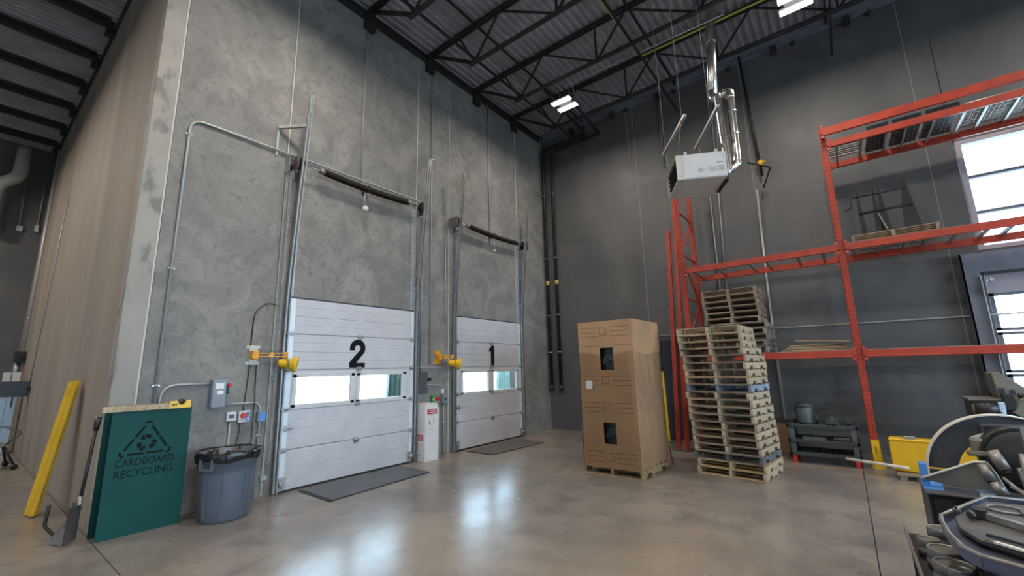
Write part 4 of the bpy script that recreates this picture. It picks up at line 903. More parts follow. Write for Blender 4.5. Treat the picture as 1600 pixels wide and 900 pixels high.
def frame(x, h, label, hb=None):
    t = thing('rack_upright', label, 'rack frame', (x, (RYF+RYB)/2, 0)); upright(x, RYF, h, t, 0); upright(x, RYB, hb or h, t, 0)
    z = 0.18; k = 0
    while z < h-0.35:
        part('lacing', MB().bar((x, RYF+0.035, z), (x, RYB-0.035, z), 0.03, 0.03), 'orange', t)
        a, b = (RYF, RYB) if k % 2 == 0 else (RYB, RYF)
        s = 0.035 if a < b else -0.035
        if z+0.9 < h: part('lacing', MB().bar((x, a+s, z+0.06), (x, b-s, z+0.84), 0.03, 0.03), 'orange', t)
        z += 0.9; k += 1
    return t
frame(-2.31, 5.35, 'tall orange rack frame behind the pallet stack')
for x, h, dy, l in ((-2.70, 4.50, 0.58, 'shorter, left one of two loose orange rack posts leaning to the back wall'), (-2.55, 5.25, 0.70, 'taller, right one of two loose orange rack posts leaning to the back wall')):
    t = thing('rack_post', l, 'rack post', (x, RYF, 0), 0, 'loose rack posts'); upright(x, RYF, h, t, 0); t.rotation_euler = (-dy/h, 0, 0); t.location.z = 0.008
f2 = frame(0.195, 5.50, 'middle orange rack frame standing on a yellow column guard')
g = thing('post_guard', 'yellow guard around the foot of the middle rack frame', 'post guard', (0.195, RYF-0.05, 0))
part('guard', MB().prism([(0.195-0.075, 0.011), (0.195+0.085, 0.011), (0.195+0.06, 0.13), (0.195+0.055, 0.42), (0.195-0.055, 0.42), (0.195-0.055, 0.13)], RYF-0.05, RYF-0.042, 'xz').box((0.14, RYF-0.05, 0.011), (0.146, RYF+0.06, 0.42)).box((0.244, RYF-0.05, 0.011), (0.25, RYF+0.06, 0.42)), 'yellow', g)
part('slot', MB().box((0.185, RYF-0.0515, 0.24), (0.20, RYF-0.05, 0.33)), 'dkbox', g)
frame(2.94, 5.50, 'orange rack frame at the right, out of the picture')
def beam(x0, x1, y, z, label, h=0.11):
    t = thing('rack_beam', label, 'rack beam', (x0, y, z), 0, 'orange rack beams')
    part('beam', MB().box((x0, y-0.022, z-h), (x1, y+0.022, z-0.0)).box((x0, y-0.03, z-h), (x1, y-0.022, z-h+0.02)), 'orange', t, bev=0.003)
    for x, s in ((x0, 1), (x1, -1)):
        part('end_bracket', MB().box((x-0.002, y-0.03, z-h-0.05), (x+0.05*s, y-0.026, z+0.05)).box((x, y-0.03, z-h-0.05), (x+0.004*s, y+0.02, z+0.05)), 'orange', t)
        part('rivets', MB().cyl((x+0.02*s, y-0.031, z-h-0.03), (x+0.02*s, y-0.036, z-h-0.03), 0.008, 6).cyl((x+0.02*s, y-0.031, z+0.03), (x+0.02*s, y-0.036, z+0.03), 0.008, 6), 'galv', t)
    return t
XL0, XL1, XR0, XR1 = -2.27, 0.155, 0.235, 2.90
yf, yb = RYF-0.04, RYB
for z, l in ((1.755, 'low'), (3.455, 'middle')):
    for (a, b, s) in ((XL0, XL1, 'left'), (XR0, XR1, 'right')):
        beam(a, b, yf, z, f'front orange beam, {l} level of the {s} rack bay'); beam(a, b, yb, z, f'rear orange beam, {l} level of the {s} rack bay')
beam(XR0, XR1, yf, 5.25, 'lower front orange beam at the top level of the right rack bay'); beam(XR0, XR1, yb, 5.25, 'lower rear orange beam at the top level of the right rack bay')
beam(XR0-0.06, XR1, yf-0.03, 5.50, 'upper front orange beam edging the very top of the right rack bay', 0.14)
single('blue_strap', MB().bar((2.05, yf-0.03, 3.36), (2.2, yb-0.03, 3.44), 0.02, 0.006), 'blue', 'blue strap stretched between the middle beams before the window', 'strap')
def bars(xs_, z, lab, nm='support_bar'):
    for k, x in enumerate(xs_):
        o = single(nm, MB().box((x-0.018, yf+0.024, z-0.065), (x+0.018, yb-0.024, z-0.03)), 'wire', ['first', 'second', 'third', 'fourth', 'fifth', 'sixth'][k]+' grey cross bar from the left, middle level, left rack bay', 'support bar', lab, loc=(x, 9.1, z))
bars([-2.15, -1.72, -1.17, -0.9, -0.42, -0.05], 3.455, 'grey cross bar under the middle level of the left bay')
def wire_deck(x0, x1, z, label, dark=False):
    t = thing('wire_deck', label, 'wire deck', ((x0+x1)/2, 9.1, z)); mb = MB(); n = int((x1-x0)/0.055)
    for i in range(n+1): x = x0+(x1-x0)*i/n; mb.box((x-0.0025, yf-0.01, z), (x+0.0025, yb+0.01, z+0.005))
    for i in range(9): y = yf+(yb-yf)*i/8; mb.box((x0, y-0.003, z-0.005), (x1, y+0.003, z))
    part('mesh', mb, 'wire', t, kind='stuff')
    for f in (0.12, 0.5, 0.88): x = x0+(x1-x0)*f; part('channel', MB().box((x-0.016, yf+0.024, z-0.04), (x+0.016, yb-0.024, z-0.006)), 'wire', t)
    return t
for k, (a, b) in enumerate(((0.27, 1.13), (1.16, 2.02), (2.05, 2.88))):
    l = ['left', 'middle', 'right'][k]
    wire_deck(a, b, 5.256, l+' wire deck on the top level of the right rack bay'); wire_deck(a, b, 3.461, l+' wire deck on the middle level of the right rack bay')
    wire_deck(a, b, 1.761, l+' wire deck on the low level of the right rack bay')
for k, (a, b) in enumerate(((-2.25, -1.65), (-1.62, -0.75), (-0.72, 0.12))):
    wire_deck(a, b, 1.761, ['left', 'middle', 'right'][k]+' wire deck on the low level of the left rack bay')
# things on the top level
t = thing('steel_grating', 'pale ribbed metal sheet lying at the left end of the top rack level', 'grating', (0.5, 9.1, 5.27))
for k in range(8): part('rib', MB().box((0.26, 8.68+k*0.10, 5.268), (0.72, 8.74+k*0.10, 5.29)), 'galv', t)
for k, (a, b, l) in enumerate(((0.78, 1.05, 'first'), (1.10, 1.44, 'second'), (1.49, 1.86, 'third'))):
    t = thing('dark_tray', f'{l} dark tray from the left on the top rack level', 'tray', ((a+b)/2, 9.1, 5.27), 0, 'dark trays on the top rack level')
    part('body', MB().box((a, 8.66, 5.265), (b, 9.55, 5.275)).box((a, 8.66, 5.275), (b, 8.67, 5.36)).box((a, 9.54, 5.275), (b, 9.55, 5.36)), 'slate', t); part('grip', MB().cyl(((a+b)/2-0.03, 8.66, 5.35), ((a+b)/2-0.03, 8.64, 5.35), 0.02, 10), 'bare', t)
t = thing('steel_tubes', 'bundle of pale steel tubes on the right of the top rack level', 'tubes', (2.4, 9, 5.3))
for k in range(12): part('tube', MB().cyl((1.92, 8.70+k*0.075, 5.30), (3.2, 8.70+k*0.075, 5.30), 0.024, 8), 'wire', t)

# ------------------------------------------------------------------ pallets
PW, PD, PH = 0.925, 0.86, 0.107
def stringer_mb(y0=0.0):
    prof = [(-PD/2, 0.012), (-PD/2+0.14, 0.012), (-PD/2+0.155, 0.05), (-PD/2+0.27, 0.05), (-PD/2+0.285, 0.012), (PD/2-0.285, 0.012), (PD/2-0.27, 0.05), (PD/2-0.155, 0.05), (PD/2-0.14, 0.012), (PD/2, 0.012), (PD/2, PH-0.014), (-PD/2, PH-0.014)]
    return prof
PM = {}
def pallet_meshes(wood, side):
    key = (wood, side)
    if key in PM: return PM[key]
    s = flat_mesh('stringer', MB().prism(stringer_mb(), -0.019, 0.019, 'yz'), side)
    tb = flat_mesh('deck_board', MB().box((-PW/2, -0.042, PH-0.014), (PW/2, 0.042, PH)), wood, 0.002)
    bb = flat_mesh('bottom_board', MB().box((-PW/2, -0.042, 0), (PW/2, 0.042, 0.012)), wood, 0.002)
    PM[key] = (s, tb, bb); return PM[key]
def pallet(loc, rz, wood, side, label, group, sc=(1, 1, 1)):
    t = thing('wooden_pallet', label, 'pallet', loc, rz, group); t.scale = sc
    s, tb, bb = pallet_meshes(wood, side)
    for x in (-PW/2+0.02, 0.0, PW/2-0.02): o = link('stringer', s, t); o.location = (x, 0, 0)
    for k in range(6): o = link('deck_board', tb, t); o.location = (random.uniform(-.006, .006), -PD/2+0.042+k*(PD-0.084)/5, random.uniform(0, 0.001))
    for k in (0, 1.65, 3.35, 5): o = link('bottom_board', bb, t); o.location = (random.uniform(-.006, .006), -PD/2+0.042+k*(PD-0.084)/5, 0)
    return t
N = 20; nth = ['bottom', 'second', 'third', 'fourth', 'fifth', 'sixth', 'seventh', 'eighth', 'ninth', 'tenth', 'eleventh', 'twelfth', 'thirteenth', 'fourteenth', 'fifteenth', 'sixteenth', 'seventeenth', 'eighteenth', 'nineteenth', 'top']
wseq = ['gold', 'gold', 'wslate', 'brown', 'brown', 'brown', 'brown', 'brown', 'grey', 'pale', 'brown', 'wslate', 'brown', 'gold', 'brown', 'brown', 'grey', 'gold', 'pale', 'pale']
sseq = ['pale', 'pale', 'wslate', 'pale', 'pale', 'pale', 'pale', 'pale', 'pale', 'pale', 'pale', 'wblue', 'pale', 'pale', 'pale', 'pale', 'pale', 'pale', 'pale', 'pale']
adj = {'gold': 'golden', 'wslate': 'dark grey', 'brown': 'brown', 'grey': 'weathered grey', 'pale': 'pale'}
offs = [0.0, 0.005, -0.01, -0.015, -0.02, -0.025, -0.02, -0.04, -0.05, -0.06, -0.06, -0.055, -0.06, -0.055, -0.06, -0.065, -0.10, -0.13, -0.14, -0.145]
pc = Vector((-1.445, 7.41, 0))
for k in range(N):
    rz = math.radians(-9.0+ (2.5 if k < 2 else 0) + random.uniform(-1.3, 1.3))
    if k >= 17: rz = math.radians(-3)
    lab = f'{adj[wseq[k]]} wooden pallet, ' + ('lowest of the tall stack on the floor' if k == 0 else 'topmost of the tall stack on the floor' if k == N-1 else f'{nth[k]} from the floor in the tall stack')
    pallet(pc+Vector((offs[k]+random.uniform(-.008, .008), random.uniform(-.012, .012)-0.0, k*(PH+0.0005)+0.0)), rz, wseq[k], sseq[k], lab, 'pallets of the tall floor stack')
for k in range(11):
    w = 'grey' if k < 5 else 'brown'
    lab = f'{adj[w]} wooden pallet, ' + ('lowest' if k == 0 else 'topmost' if k == 10 else nth[k]+' from below') + ' in the stack on the rack'
    pallet(Vector((-1.52+(0.06 if k < 5 else -0.02)+random.uniform(-.02, .02), 9.03, 1.768+k*(PH+0.0005))), math.radians(random.uniform(-2.5, 1.5)-1), w, w, lab, 'pallets stacked on the low rack level', (1.0, 1.0, 1.0))
# boards on the low rack level
t = thing('board_stack', 'thin weathered boards piled on the low rack level left of the middle frame', 'boards', (-0.35, 9.0, 1.77))
for k in range(5): part('board', MB().box((-0.84+0.03*k, 8.70+k*0.015, 1.768+k*0.022), (0.10-0.02*k, 9.4-0.02*k, 1.786+k*0.022)), 'brown' if k % 2 else 'gold', t, bev=.002)
part('loose_board', MB().bar((-0.62, 8.85, 1.95), (0.12, 8.75, 1.90), 0.25, 0.012), 'gold', t)
pallet(Vector((0.86, 9.02, 3.468)), 0.0, 'brown', 'brown', 'brown pallet on the middle rack level carrying the black steel stand', None, (1.12, 0.85, 1.1))
# black stand on it
t = thing('steel_stand', 'black steel stand with pointed plates and a crank on the middle rack level', 'stand', (0.78, 9.1, 3.59))
zb_ = 3.588
def fin(x, w, h, lean=0.0):
    part('pointed_plate', MB().prism([(x-w*0.35, zb_+0.02), (x+w*0.65, zb_+0.02), (x+w*0.1+lean+0.012, zb_+h), (x+lean, zb_+h+0.05), (x-w*0.28+lean*0.5, zb_+h*0.45)], 9.14, 9.155, 'xz'), 'blackm', t)
fin(0.55, 0.07, 0.88, -0.02); fin(0.74, 0.10, 0.86, 0.0); fin(0.83, 0.13, 0.88, -0.02); fin(1.13, 0.22, 0.90, 0.0)
part('cross_bar', MB().cyl((0.50, 9.13, zb_+0.76), (1.16, 9.13, zb_+0.76), 0.012, 8), 'blackm', t)
part('cross_bar', MB().cyl((0.52, 9.13, zb_+0.46), (1.20, 9.13, zb_+0.47), 0.020, 8), 'blackm', t)
part('cross_bar', MB().cyl((0.50, 9.13, zb_+0.11), (1.18, 9.13, zb_+0.11), 0.014, 8), 'blackm', t)
part('crank', MB().tube(bend([(0.50, 9.13, zb_+0.76), (0.44, 9.13, zb_+0.75), (0.44, 9.13, zb_+0.58), (0.34, 9.13, zb_+0.56)], 0.015, 2), 0.010, 6), 'blackm', t)
part('base_bar', MB().box((0.55, 9.05, zb_+0.002), (1.22, 9.22, zb_+0.05)), 'blackm', t); part('strut', MB().bar((0.76, 9.10, zb_+0.42), (0.84, 9.10, zb_+0.12), 0.03, 0.02), 'bare', t)
part('roller', MB().cyl((0.58, 9.08, zb_+0.03), (0.72, 9.08, zb_+0.03), 0.03, 10), 'blackm', t)

# ------------------------------------------------------------------ cardboard boxes on a pallet
BO = (-2.925, 6.715, 0); br = math.radians(-1.6)
pallet(Vector(BO), br, 'gold', 'gold', 'golden wooden pallet under the two tall cardboard boxes', None, (1.02, 1.24, 1.08))
bw, bd = 0.925, 1.06
def tall_box(z0, h, hole, label, lines, film):
    t = thing('cardboard_box', label, 'cardboard box', (BO[0], BO[1], z0), br, 'tall cardboard boxes on the pallet')
    x0, x1, y0, y1 = -bw/2, bw/2, -bd/2, bd/2; hx0, hx1, hz0, hz1 = hole
    mb = MB()
    for a, b in (((x0, 0), (hx0, h)), ((hx1, 0), (x1, h)), ((hx0, 0), (hx1, hz0)), ((hx0, hz1), (hx1, h))): mb.box((a[0], y0, a[1]), (b[0], y0+0.008, b[1]))
    part('front_face', mb, 'card', t, w=False)
    part('side_face', MB().box((x1-0.008, y0+0.008, 0), (x1, y1, h)), 'card', t, w=False); part('side_face', MB().box((x0, y0+0.008, 0), (x0+0.008, y1, h)), 'card', t, w=False)
    part('rear_face', MB().box((x0+0.008, y1-0.008, 0), (x1-0.008, y1, h)), 'card', t, w=False); part('top_face', MB().box((x0, y0, h), (x1, y1, h+0.006)), 'card', t, w=False); part('bottom_face', MB().box((x0+.01, y0+.01, 0), (x1-.01, y1-.01, 0.006)), 'card', t, w=False)
    part('interior_shade_block', MB().box((x0+0.03, y0+0.10, 0.01), (x1-0.03, y1-0.03, h-0.02)), 'black', t, w=False)  # black block stands in for the shade seen through the hole
    cz = (hz0+hz1)/2-0.06; cx = (hx0+hx1)/2+0.02
    for r in (0.05, 0.075, 0.10, 0.12): part('coil', MB().tube([(cx+r*math.cos(a), y0+0.07, cz+r*math.sin(a)) for a in [PI*0.05+PI*1.0*k/12 for k in range(13)]], 0.005, 6), 'bin', t, w=False)
    pl = MB(); yy = y0-0.0008
    def ln(u0, v0, u1, v1, th=0.008): pl.box((u0, yy, v0-th/2), (u1, y0, v1+th/2)) if v0 == v1 else pl.box((u0-th/2, yy, v0), (u0+th/2, y0, v1))
    for zc_ in lines:
        ln(x0+0.05, zc_+0.07, -0.10, zc_+0.07); ln(x0+0.05, zc_, -0.13, zc_); ln(x0+0.05, zc_-0.07, -0.10, zc_-0.07)
        ln(0.10, zc_+0.07, x1-0.06, zc_+0.07); ln(0.10, zc_, x1-0.06, zc_); ln(0.10, zc_-0.07, x1-0.06, zc_-0.07)
        ln(-0.075, zc_-0.05, -0.075, zc_+0.06); ln(0.035, zc_-0.05, 0.035, zc_+0.06); ln(-0.075, zc_+0.06, 0.035, zc_+0.06); ln(-0.075, zc_-0.05, 0.035, zc_-0.05)
    part('printed_lines', pl, 'ink', t, w=False)
    return t
zc0 = 0.117
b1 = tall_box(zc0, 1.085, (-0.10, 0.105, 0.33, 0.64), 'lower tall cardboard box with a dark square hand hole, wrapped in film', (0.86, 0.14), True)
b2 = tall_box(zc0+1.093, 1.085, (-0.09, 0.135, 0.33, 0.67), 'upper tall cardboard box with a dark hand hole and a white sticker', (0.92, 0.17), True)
part('sticker', MB().box((-0.36, -bd/2-0.0045, 0.04), (-0.25, -bd/2-0.002, 0.17)), 'paper', b2, w=False, label='white paper sticker')
part('sticker', MB().lathe([(0, -0.001), (0.022, -0.001), (0.022, 0.001), (0, 0.001)], (-0.235, -bd/2-0.0035, 0.055), 12, 'y'), 'green_b', b2, w=False, label='round green sticker')
part('fold_crease', MB().box((-bw/2+0.04, -bd/2-0.0012, 0.70), (-0.10, -bd/2, 0.707)).box((0.14, -bd/2-0.0012, 0.70), (bw/2-0.02, -bd/2, 0.707)), 'ink', b2, w=False)
# film
mb = MB(); nseg = 80; rows_ = [0.03, 0.10, 0.2, 0.35, 0.55, 0.8, 1.0, 1.2, 1.4, 1.6, 1.80]; rings = []
for j, z in enumerate(rows_):
    R = []
    fl_ = 0.10*max(0, 1-z/0.5)
    for k in range(nseg):
        s = k/nseg*4; side = int(s); f = s-side; hx, hy = bw/2+0.008, bd/2+0.008
        x, y, nx, ny = [(-hx+2*hx*f, -hy, 0, -1), (hx, -hy+2*hy*f, 1, 0), (hx-2*hx*f, hy, 0, 1), (-hx, hy-2*hy*f, -1, 0)][side]
        w = 0.004+0.004*math.sin(k*2.3+j*1.7)+0.003*math.sin(k*5.1-j)
        flare = fl_*(1.0 if side == 1 and f > 0.25 else (0.25 if side == 1 else 0.08))
        R.append((x+nx*(w+flare), y+ny*(w+flare*0.3), z+(0.03*math.sin(k*0.35+1) if j == len(rows_)-1 else 0)))
    rings.append(R)
vs = [p for R in rings for p in R]; fs = [(i*nseg+k, i*nseg+(k+1) % nseg, (i+1)*nseg+(k+1) % nseg, (i+1)*nseg+k) for i in range(len(rows_)-1) for k in range(nseg)]
mb.add(vs, fs, True); t = thing('stretch_film', 'clear stretch film wound round the two tall cardboard boxes', 'plastic film', BO, br); part('film', mb, 'film', t, w=False)

# ------------------------------------------------------------------ things against the back wall
t = thing('partition_board', 'dark upright panel standing by the back wall left of the rack', 'panel', (-3.1, 9.85, 0))
part('panel', MB().box((-3.26, 9.70, 0.03), (-2.84, 9.80, 2.16)), 'slate', t, bev=0.02); part('edge_trim', MB().box((-3.275, 9.69, 0.06), (-3.262, 9.81, 2.14)), 'gframe', t)
t = thing('yellow_post', 'tall thin yellow post leaning beside the wrapped boxes', 'post', (-3.3, 9.4, 0))
part('post', MB().bar((-3.13, 9.36, 0.005), (-3.17, 9.42, 1.46), 0.085, 0.05), 'yellow', t, bev=.004); part('cap', MB().bar((-3.17, 9.42, 1.46), (-3.172, 9.423, 1.53), 0.088, 0.053), 'black', t)
t = thing('brown_crate', 'brown cardboard crate standing behind the pallet stack by the wall', 'crate', (-1.15, 9.6, 0))
part('body', MB().box((-1.36, 9.35, 0.0), (-0.98, 9.75, 0.50)), 'card2', t, bev=.006); part('crumpled_top', MB().add([(-1.36, 9.35, 0.5), (-0.98, 9.35, 0.49), (-0.98, 9.75, 0.53), (-1.36, 9.75, 0.5), (-1.17, 9.5, 0.60), (-1.1, 9.62, 0.56)], [(0, 1, 4), (1, 2, 5), (1, 5, 4), (2, 3, 5), (3, 4, 5), (3, 0, 4)]), 'slate', t)

# stacked grey plastic carts
CX0, CX1, CY0, CY1 = -0.90, 0.02, 8.50, 9.10
t = thing('cart_stack', 'low dusty grey steel-framed cart with three grid shelves and red feet', 'cart', ((CX0+CX1)/2, 8.8, 0))
for z in (0.17, 0.37, 0.60):
    sh = part('shelf', MB().box((CX0, CY0, z-0.05), (CX1, CY0+0.035, z)).box((CX0, CY1-0.035, z-0.05), (CX1, CY1, z)).box((CX0, CY0, z-0.05), (CX0+0.035, CY1, z)).box((CX1-0.035, CY0, z-0.05), (CX1, CY1, z)).box((CX0+.03, CY0+.03, z-0.035), (CX1-.03, CY1-.03, z-0.028)), 'cart', t, bev=.004)
    g_ = MB()
    for k in range(10): x = CX0+0.07+k*(CX1-CX0-0.14)/9; g_.box((x-0.008, CY0+0.03, z-0.03), (x+0.008, CY1-0.03, z-0.004))
    for k in range(5): y = CY0+0.1+k*0.1; g_.box((CX0+0.03, y-0.008, z-0.028), (CX1-0.03, y+0.008, z-0.006))
    part('grid', g_, 'cartl' if z > 0.5 else 'cart', sh, kind='stuff')
for x in (CX0+0.06, CX1-0.06):
    for y in (CY0+0.02, CY1-0.06):
        part('corner_post', MB().box((x-0.035, y, 0.17), (x+0.035, y+0.05, 0.32)).box((x-0.035, y, 0.37), (x+0.035, y+0.05, 0.55)), 'cartl', t, bev=.004)
        part('red_foot', MB().box((x-0.03, y, 0.0), (x+0.03, y+0.04, 0.12)), 'red', t)
t = thing('motor_drum', 'dusty grey drum motor lying on the grid cart', 'motor', (-0.64, 8.75, 0.60))
part('drum', MB().lathe([(0, 0), (0.115, 0.0), (0.12, 0.02), (0.12, 0.24), (0.10, 0.27), (0, 0.27)], (-0.64, 8.75, 0.602), 20), 'cartl', t)
part('cap', MB().lathe([(0.125, 0.27), (0.125, 0.30), (0.05, 0.34), (0, 0.35)], (-0.64, 8.75, 0.60), 16), 'cart', t)
for s in (-1, 1): part('cooling_ring', MB().lathe([(0.08, -0.012), (0.115, -0.012), (0.115, 0.012), (0.08, 0.012)], (-0.64+s*0.155, 8.75, 0.72), 16, 'x'), 'cart', t)
part('rod', MB().cyl((-0.5, 8.7, 0.82), (-0.28, 8.7, 0.88), 0.008, 6), 'cart', t); part('rod', MB().cyl((-0.5, 8.7, 0.76), (-0.28, 8.7, 0.79), 0.008, 6), 'cart', t)
for k, (x, y, w, h, l) in enumerate(((-0.30, 8.72, 0.16, 0.09, 'left'), (-0.10, 8.80, 0.12, 0.06, 'right'))):
    t = thing('machine_part', f'{l} small dusty machine block on the right half of the grid cart', 'machine part', (x, y, 0.6)); part('block', MB().box((x-w/2, y-0.08, 0.602), (x+w/2, y+0.08, 0.602+h)), 'cart', t, bev=.01); part('boss', MB().cyl((x, y, 0.6+h), (x, y, 0.63+h), 0.035, 10), 'cartl', t)
single('machine_part', MB().box((-0.70, 8.52, 0.372), (-0.40, 8.62, 0.41)).cyl((-0.30, 8.56, 0.40), (-0.1, 8.56, 0.40), 0.025, 8), 'cartl', 'dusty bars lying on the middle shelf of the grid cart', 'machine part')['kind'] = 'stuff'
for k, dz in enumerate((0.0, 0.035)):
    single('cream_bar', MB().cyl((-0.175, 8.2-0.06*k, 0.175+dz*0.7-.0), (0.50, 8.10-0.06*k, 0.135+dz*.7), 0.012, 8), 'cream', ['lower', 'upper'][k]+' cream bar reaching from the grid cart to the yellow case', 'bar', 'cream bars by the yellow case', loc=(0, 8.2, 0.16))

# yellow case on a small pallet
t = thing('yellow_case', 'large yellow case with a chrome latch standing on the floor at the right', 'case', (0.8, 8.0, 0.0))
a = Vector((0.34, 8.20, 0)); 
part('body', MB().prism([(0.335, 8.17), (1.30, 7.98), (1.34, 8.20), (0.37, 8.39)], 0.085, 0.485, 'xy'), 'ycase', t, bev=0.012)
part('lid', MB().prism([(0.330, 8.165), (1.305, 7.973), (1.346, 8.205), (0.365, 8.395)], 0.485, 0.515, 'xy'), 'yellow', t, bev=0.008)
part('latch', MB().box((0.50, 8.15, 0.517), (0.62, 8.23, 0.545)).box((0.52, 8.13, 0.545), (0.61, 8.2, 0.552)), 'galv', t, bev=.004, label='chrome latch')
pl = thing('low_pallet', 'low dark pallet under the yellow case', 'pallet', (0.85, 8.05, 0))
for k in range(3): part('runner', MB().box((0.38+k*0.42, 7.96, 0.0), (0.46+k*0.42, 8.34, 0.06)), 'grey', pl)
for k in range(4): part('deck_board', MB().box((0.36, 7.97+k*0.10, 0.062), (1.34, 8.05+k*0.10, 0.08)), 'brown', pl)

# ------------------------------------------------------------------ windows and portal of the back wall
def window(name, x0, x1, z0, z1, rails, frame_m, fw_=0.07, sub=0.02):
    w = sroot(name); y0, y1 = YB-0.012, YB+0.20
    fr = MB().box((x0, y0, z0), (x0+fw_, y1, z1)).box((x1-fw_, y0, z0), (x1, y1, z1)).box((x0+fw_, y0, z0), (x1-fw_, y1, z0+fw_)).box((x0+fw_, y0, z1-fw_), (x1-fw_, y1, z1))
    f = struct('window_frame', fr, frame_m, w); lo = z0+fw_
    for k, r in enumerate(list(rails)+[z1-fw_]):
        struct('pane', MB().box((x0+fw_, YB+0.10, lo), (x1-fw_, YB+0.106, r)), 'glass', w); lo = r
        if r != z1-fw_: struct('glazing_bar', MB().box((x0+fw_, YB+0.04, r-0.025), (x1-fw_, YB+0.14, r+0.025)), 'gframe', w)
    for r in rails: struct('bead', MB().box((x0+fw_, YB+0.12, r-0.075), (x1-fw_, YB+0.13, r-0.068)), 'gframe', w)
    return w
window('window_1', 1.97, 4.39, 3.31, 5.22, (3.95, 4.57), 'wframe'); window('window_2', 5.07, 7.49, 3.31, 5.22, (3.95, 4.57), 'wframe'); window('window_3', 8.17, 9.95, 3.31, 5.22, (3.95, 4.57), 'wframe')
for k, nm in ((0, 'door_3'), (1, 'door_4'), (2, 'door_5')):
    o = 3.1*k; x1 = min(4.39+o, 9.95); d = sroot(nm)
    struct('head_panel', MB().box((1.97+o, YB+0.05, 2.60), (x1, YB+0.12, 2.90)), 'wframe', d)
    struct('jamb', MB().box((1.80+o, YB-0.03, 0), (1.92+o, YB-0.002, 2.88)), 'gframe', d)
    for a, b in ((0.03, 0.67), (0.69, 1.33), (1.35, 1.98), (2.0, 2.60)):
        s_ = struct('glazed_section', MB().box((1.97+o, YB+0.05, a), (x1, YB+0.10, a+0.045)).box((1.97+o, YB+0.05, b-0.045), (x1, YB+0.10, b)).box((1.97+o, YB+0.05, a), (2.02+o, YB+0.10, b)).box((x1-0.05, YB+0.05, a), (x1, YB+0.10, b)), 'gframe', d)
        struct('pane', MB().box((2.02+o, YB+0.07, a+0.045), (x1-0.05, YB+0.076, b-0.045)), 'glass', s_)
t = thing('steel_portal', 'grey steel column and beam framing the glazed door behind the rack', 'steel frame', (1.75, 9.85, 0))
part('column', MB().box((1.69, YB-0.20, 0.01), (1.71, YB-0.03, 3.24)).box((1.69, YB-0.20, 0.01), (1.88, YB-0.185, 3.24)).box((1.70, YB-0.045, 0.01), (1.88, YB-0.03, 3.24)), 'gframe', t)
part('beam', MB().box((1.88, YB-0.19, 2.93), (4.9, YB-0.03, 3.24)), 'gframe', t); part('bolt', MB().cyl((1.99, YB-0.2, 2.80), (1.99, YB-0.03, 2.80), 0.03, 8), 'galv', t)
part('base_plate', MB().box((1.65, YB-0.25, 0), (1.93, YB-0.005, 0.012)), 'gframe', t)
t = thing('track_post', 'pale steel track standing beside the grey portal column', 'door track', (1.87, 9.8, 0)); part('track', MB().box((1.86, YB-0.26, 0.0), (1.875, YB-0.21, 2.86)), 'galv', t); part('foot', MB().box((1.84, YB-0.27, 0.0), (1.90, YB-0.20, 0.02)), 'galv', t)

# ------------------------------------------------------------------ metalworking machine at the right
t = thing('metalworking_machine', 'dark metalworking machine with a big grey ring guard at the right edge', 'machine', (0.9, 4.5, 0))
part('body', MB().box((0.33, 4.22, 0.0), (1.45, 4.62, 0.685)), 'black', t, bev=.006)
part('top_plate', MB().box((0.32, 4.20, 0.686), (1.46, 4.64, 0.70)), 'ring', t, bev=.002)
for k, pts in enumerate(([(0.335, 4.61), (0.45, 4.61), (0.425, 4.29), (0.325, 4.29)], [(0.55, 4.60), (0.68, 4.50), (0.70, 4.40), (0.60, 4.40)], [(0.60, 4.37), (0.71, 4.37), (0.72, 4.33), (0.60, 4.33)], [(0.595, 4.30), (0.72, 4.30), (0.72, 4.26), (0.59, 4.26)])):
    part('blue_panel', MB().prism(pts, 0.7005, 0.703, 'xy'), 'blue' if k == 0 else 'ltblue', t)
part('blue_stop', MB().box((0.325, 4.36, 0.70), (0.365, 4.44, 0.86)), 'blue', t, bev=.003, label='bright blue end block')
def ring_part(name, cx, cz, r0, r1, a0, a1, y0, y1, m, n=40, lab=None, bev=0.0):
    out = [(cx+r1*math.cos(a0+(a1-a0)*k/n), cz+r1*math.sin(a0+(a1-a0)*k/n)) for k in range(n+1)]
    inn = [(cx+r0*math.cos(a0+(a1-a0)*k/n), cz+r0*math.sin(a0+(a1-a0)*k/n)) for k in range(n+1)]
    mb = MB(); 
    for k in range(n):
        P = [out[k], out[k+1], inn[k+1], inn[k]]
        vs = [(u, y0, v) for u, v in P]+[(u, y1, v) for u, v in P]; fs = [(0, 1, 2, 3), (7, 6, 5, 4), (0, 4, 5, 1), (2, 6, 7, 3)]
        if k == 0: fs.append((3, 7, 4, 0))
        if k == n-1: fs.append((1, 5, 6, 2))
        mb.add(vs, fs)
    return part(name, mb, m, t, label=lab)
cx, cz = 0.835, 0.745
ring_part('ring_guard', cx, cz, 0.255, 0.425, -0.10, PI*0.985, 4.79, 4.815, 'ring', lab='flat grey half ring')
ring_part('ring_lower', cx, cz, 0.255, 0.425, PI*0.997, PI*1.35, 4.79, 4.815, 'ring', 14)
ring_part('ring_rim', cx, cz, 0.425, 0.434, -0.10, PI*1.2, 4.76, 4.845, 'cream', 44, lab='pale outer rim of the ring')
part('guard_foot', MB().bar((0.60, 4.80, 0.50), (0.95, 4.70, 0.30), 0.30, 0.02, (0, -1, 0.3)), 'ring', t)
part('wedge_plate', MB().prism([(0.32, 0.755), (0.50, 0.845), (0.60, 0.90), (0.67, 0.905), (0.70, 0.84), (0.74, 0.71), (0.50, 0.725)], 4.34, 4.375, 'xz'), 'wedge', t, bev=.003, label='oily wedge-shaped plate')
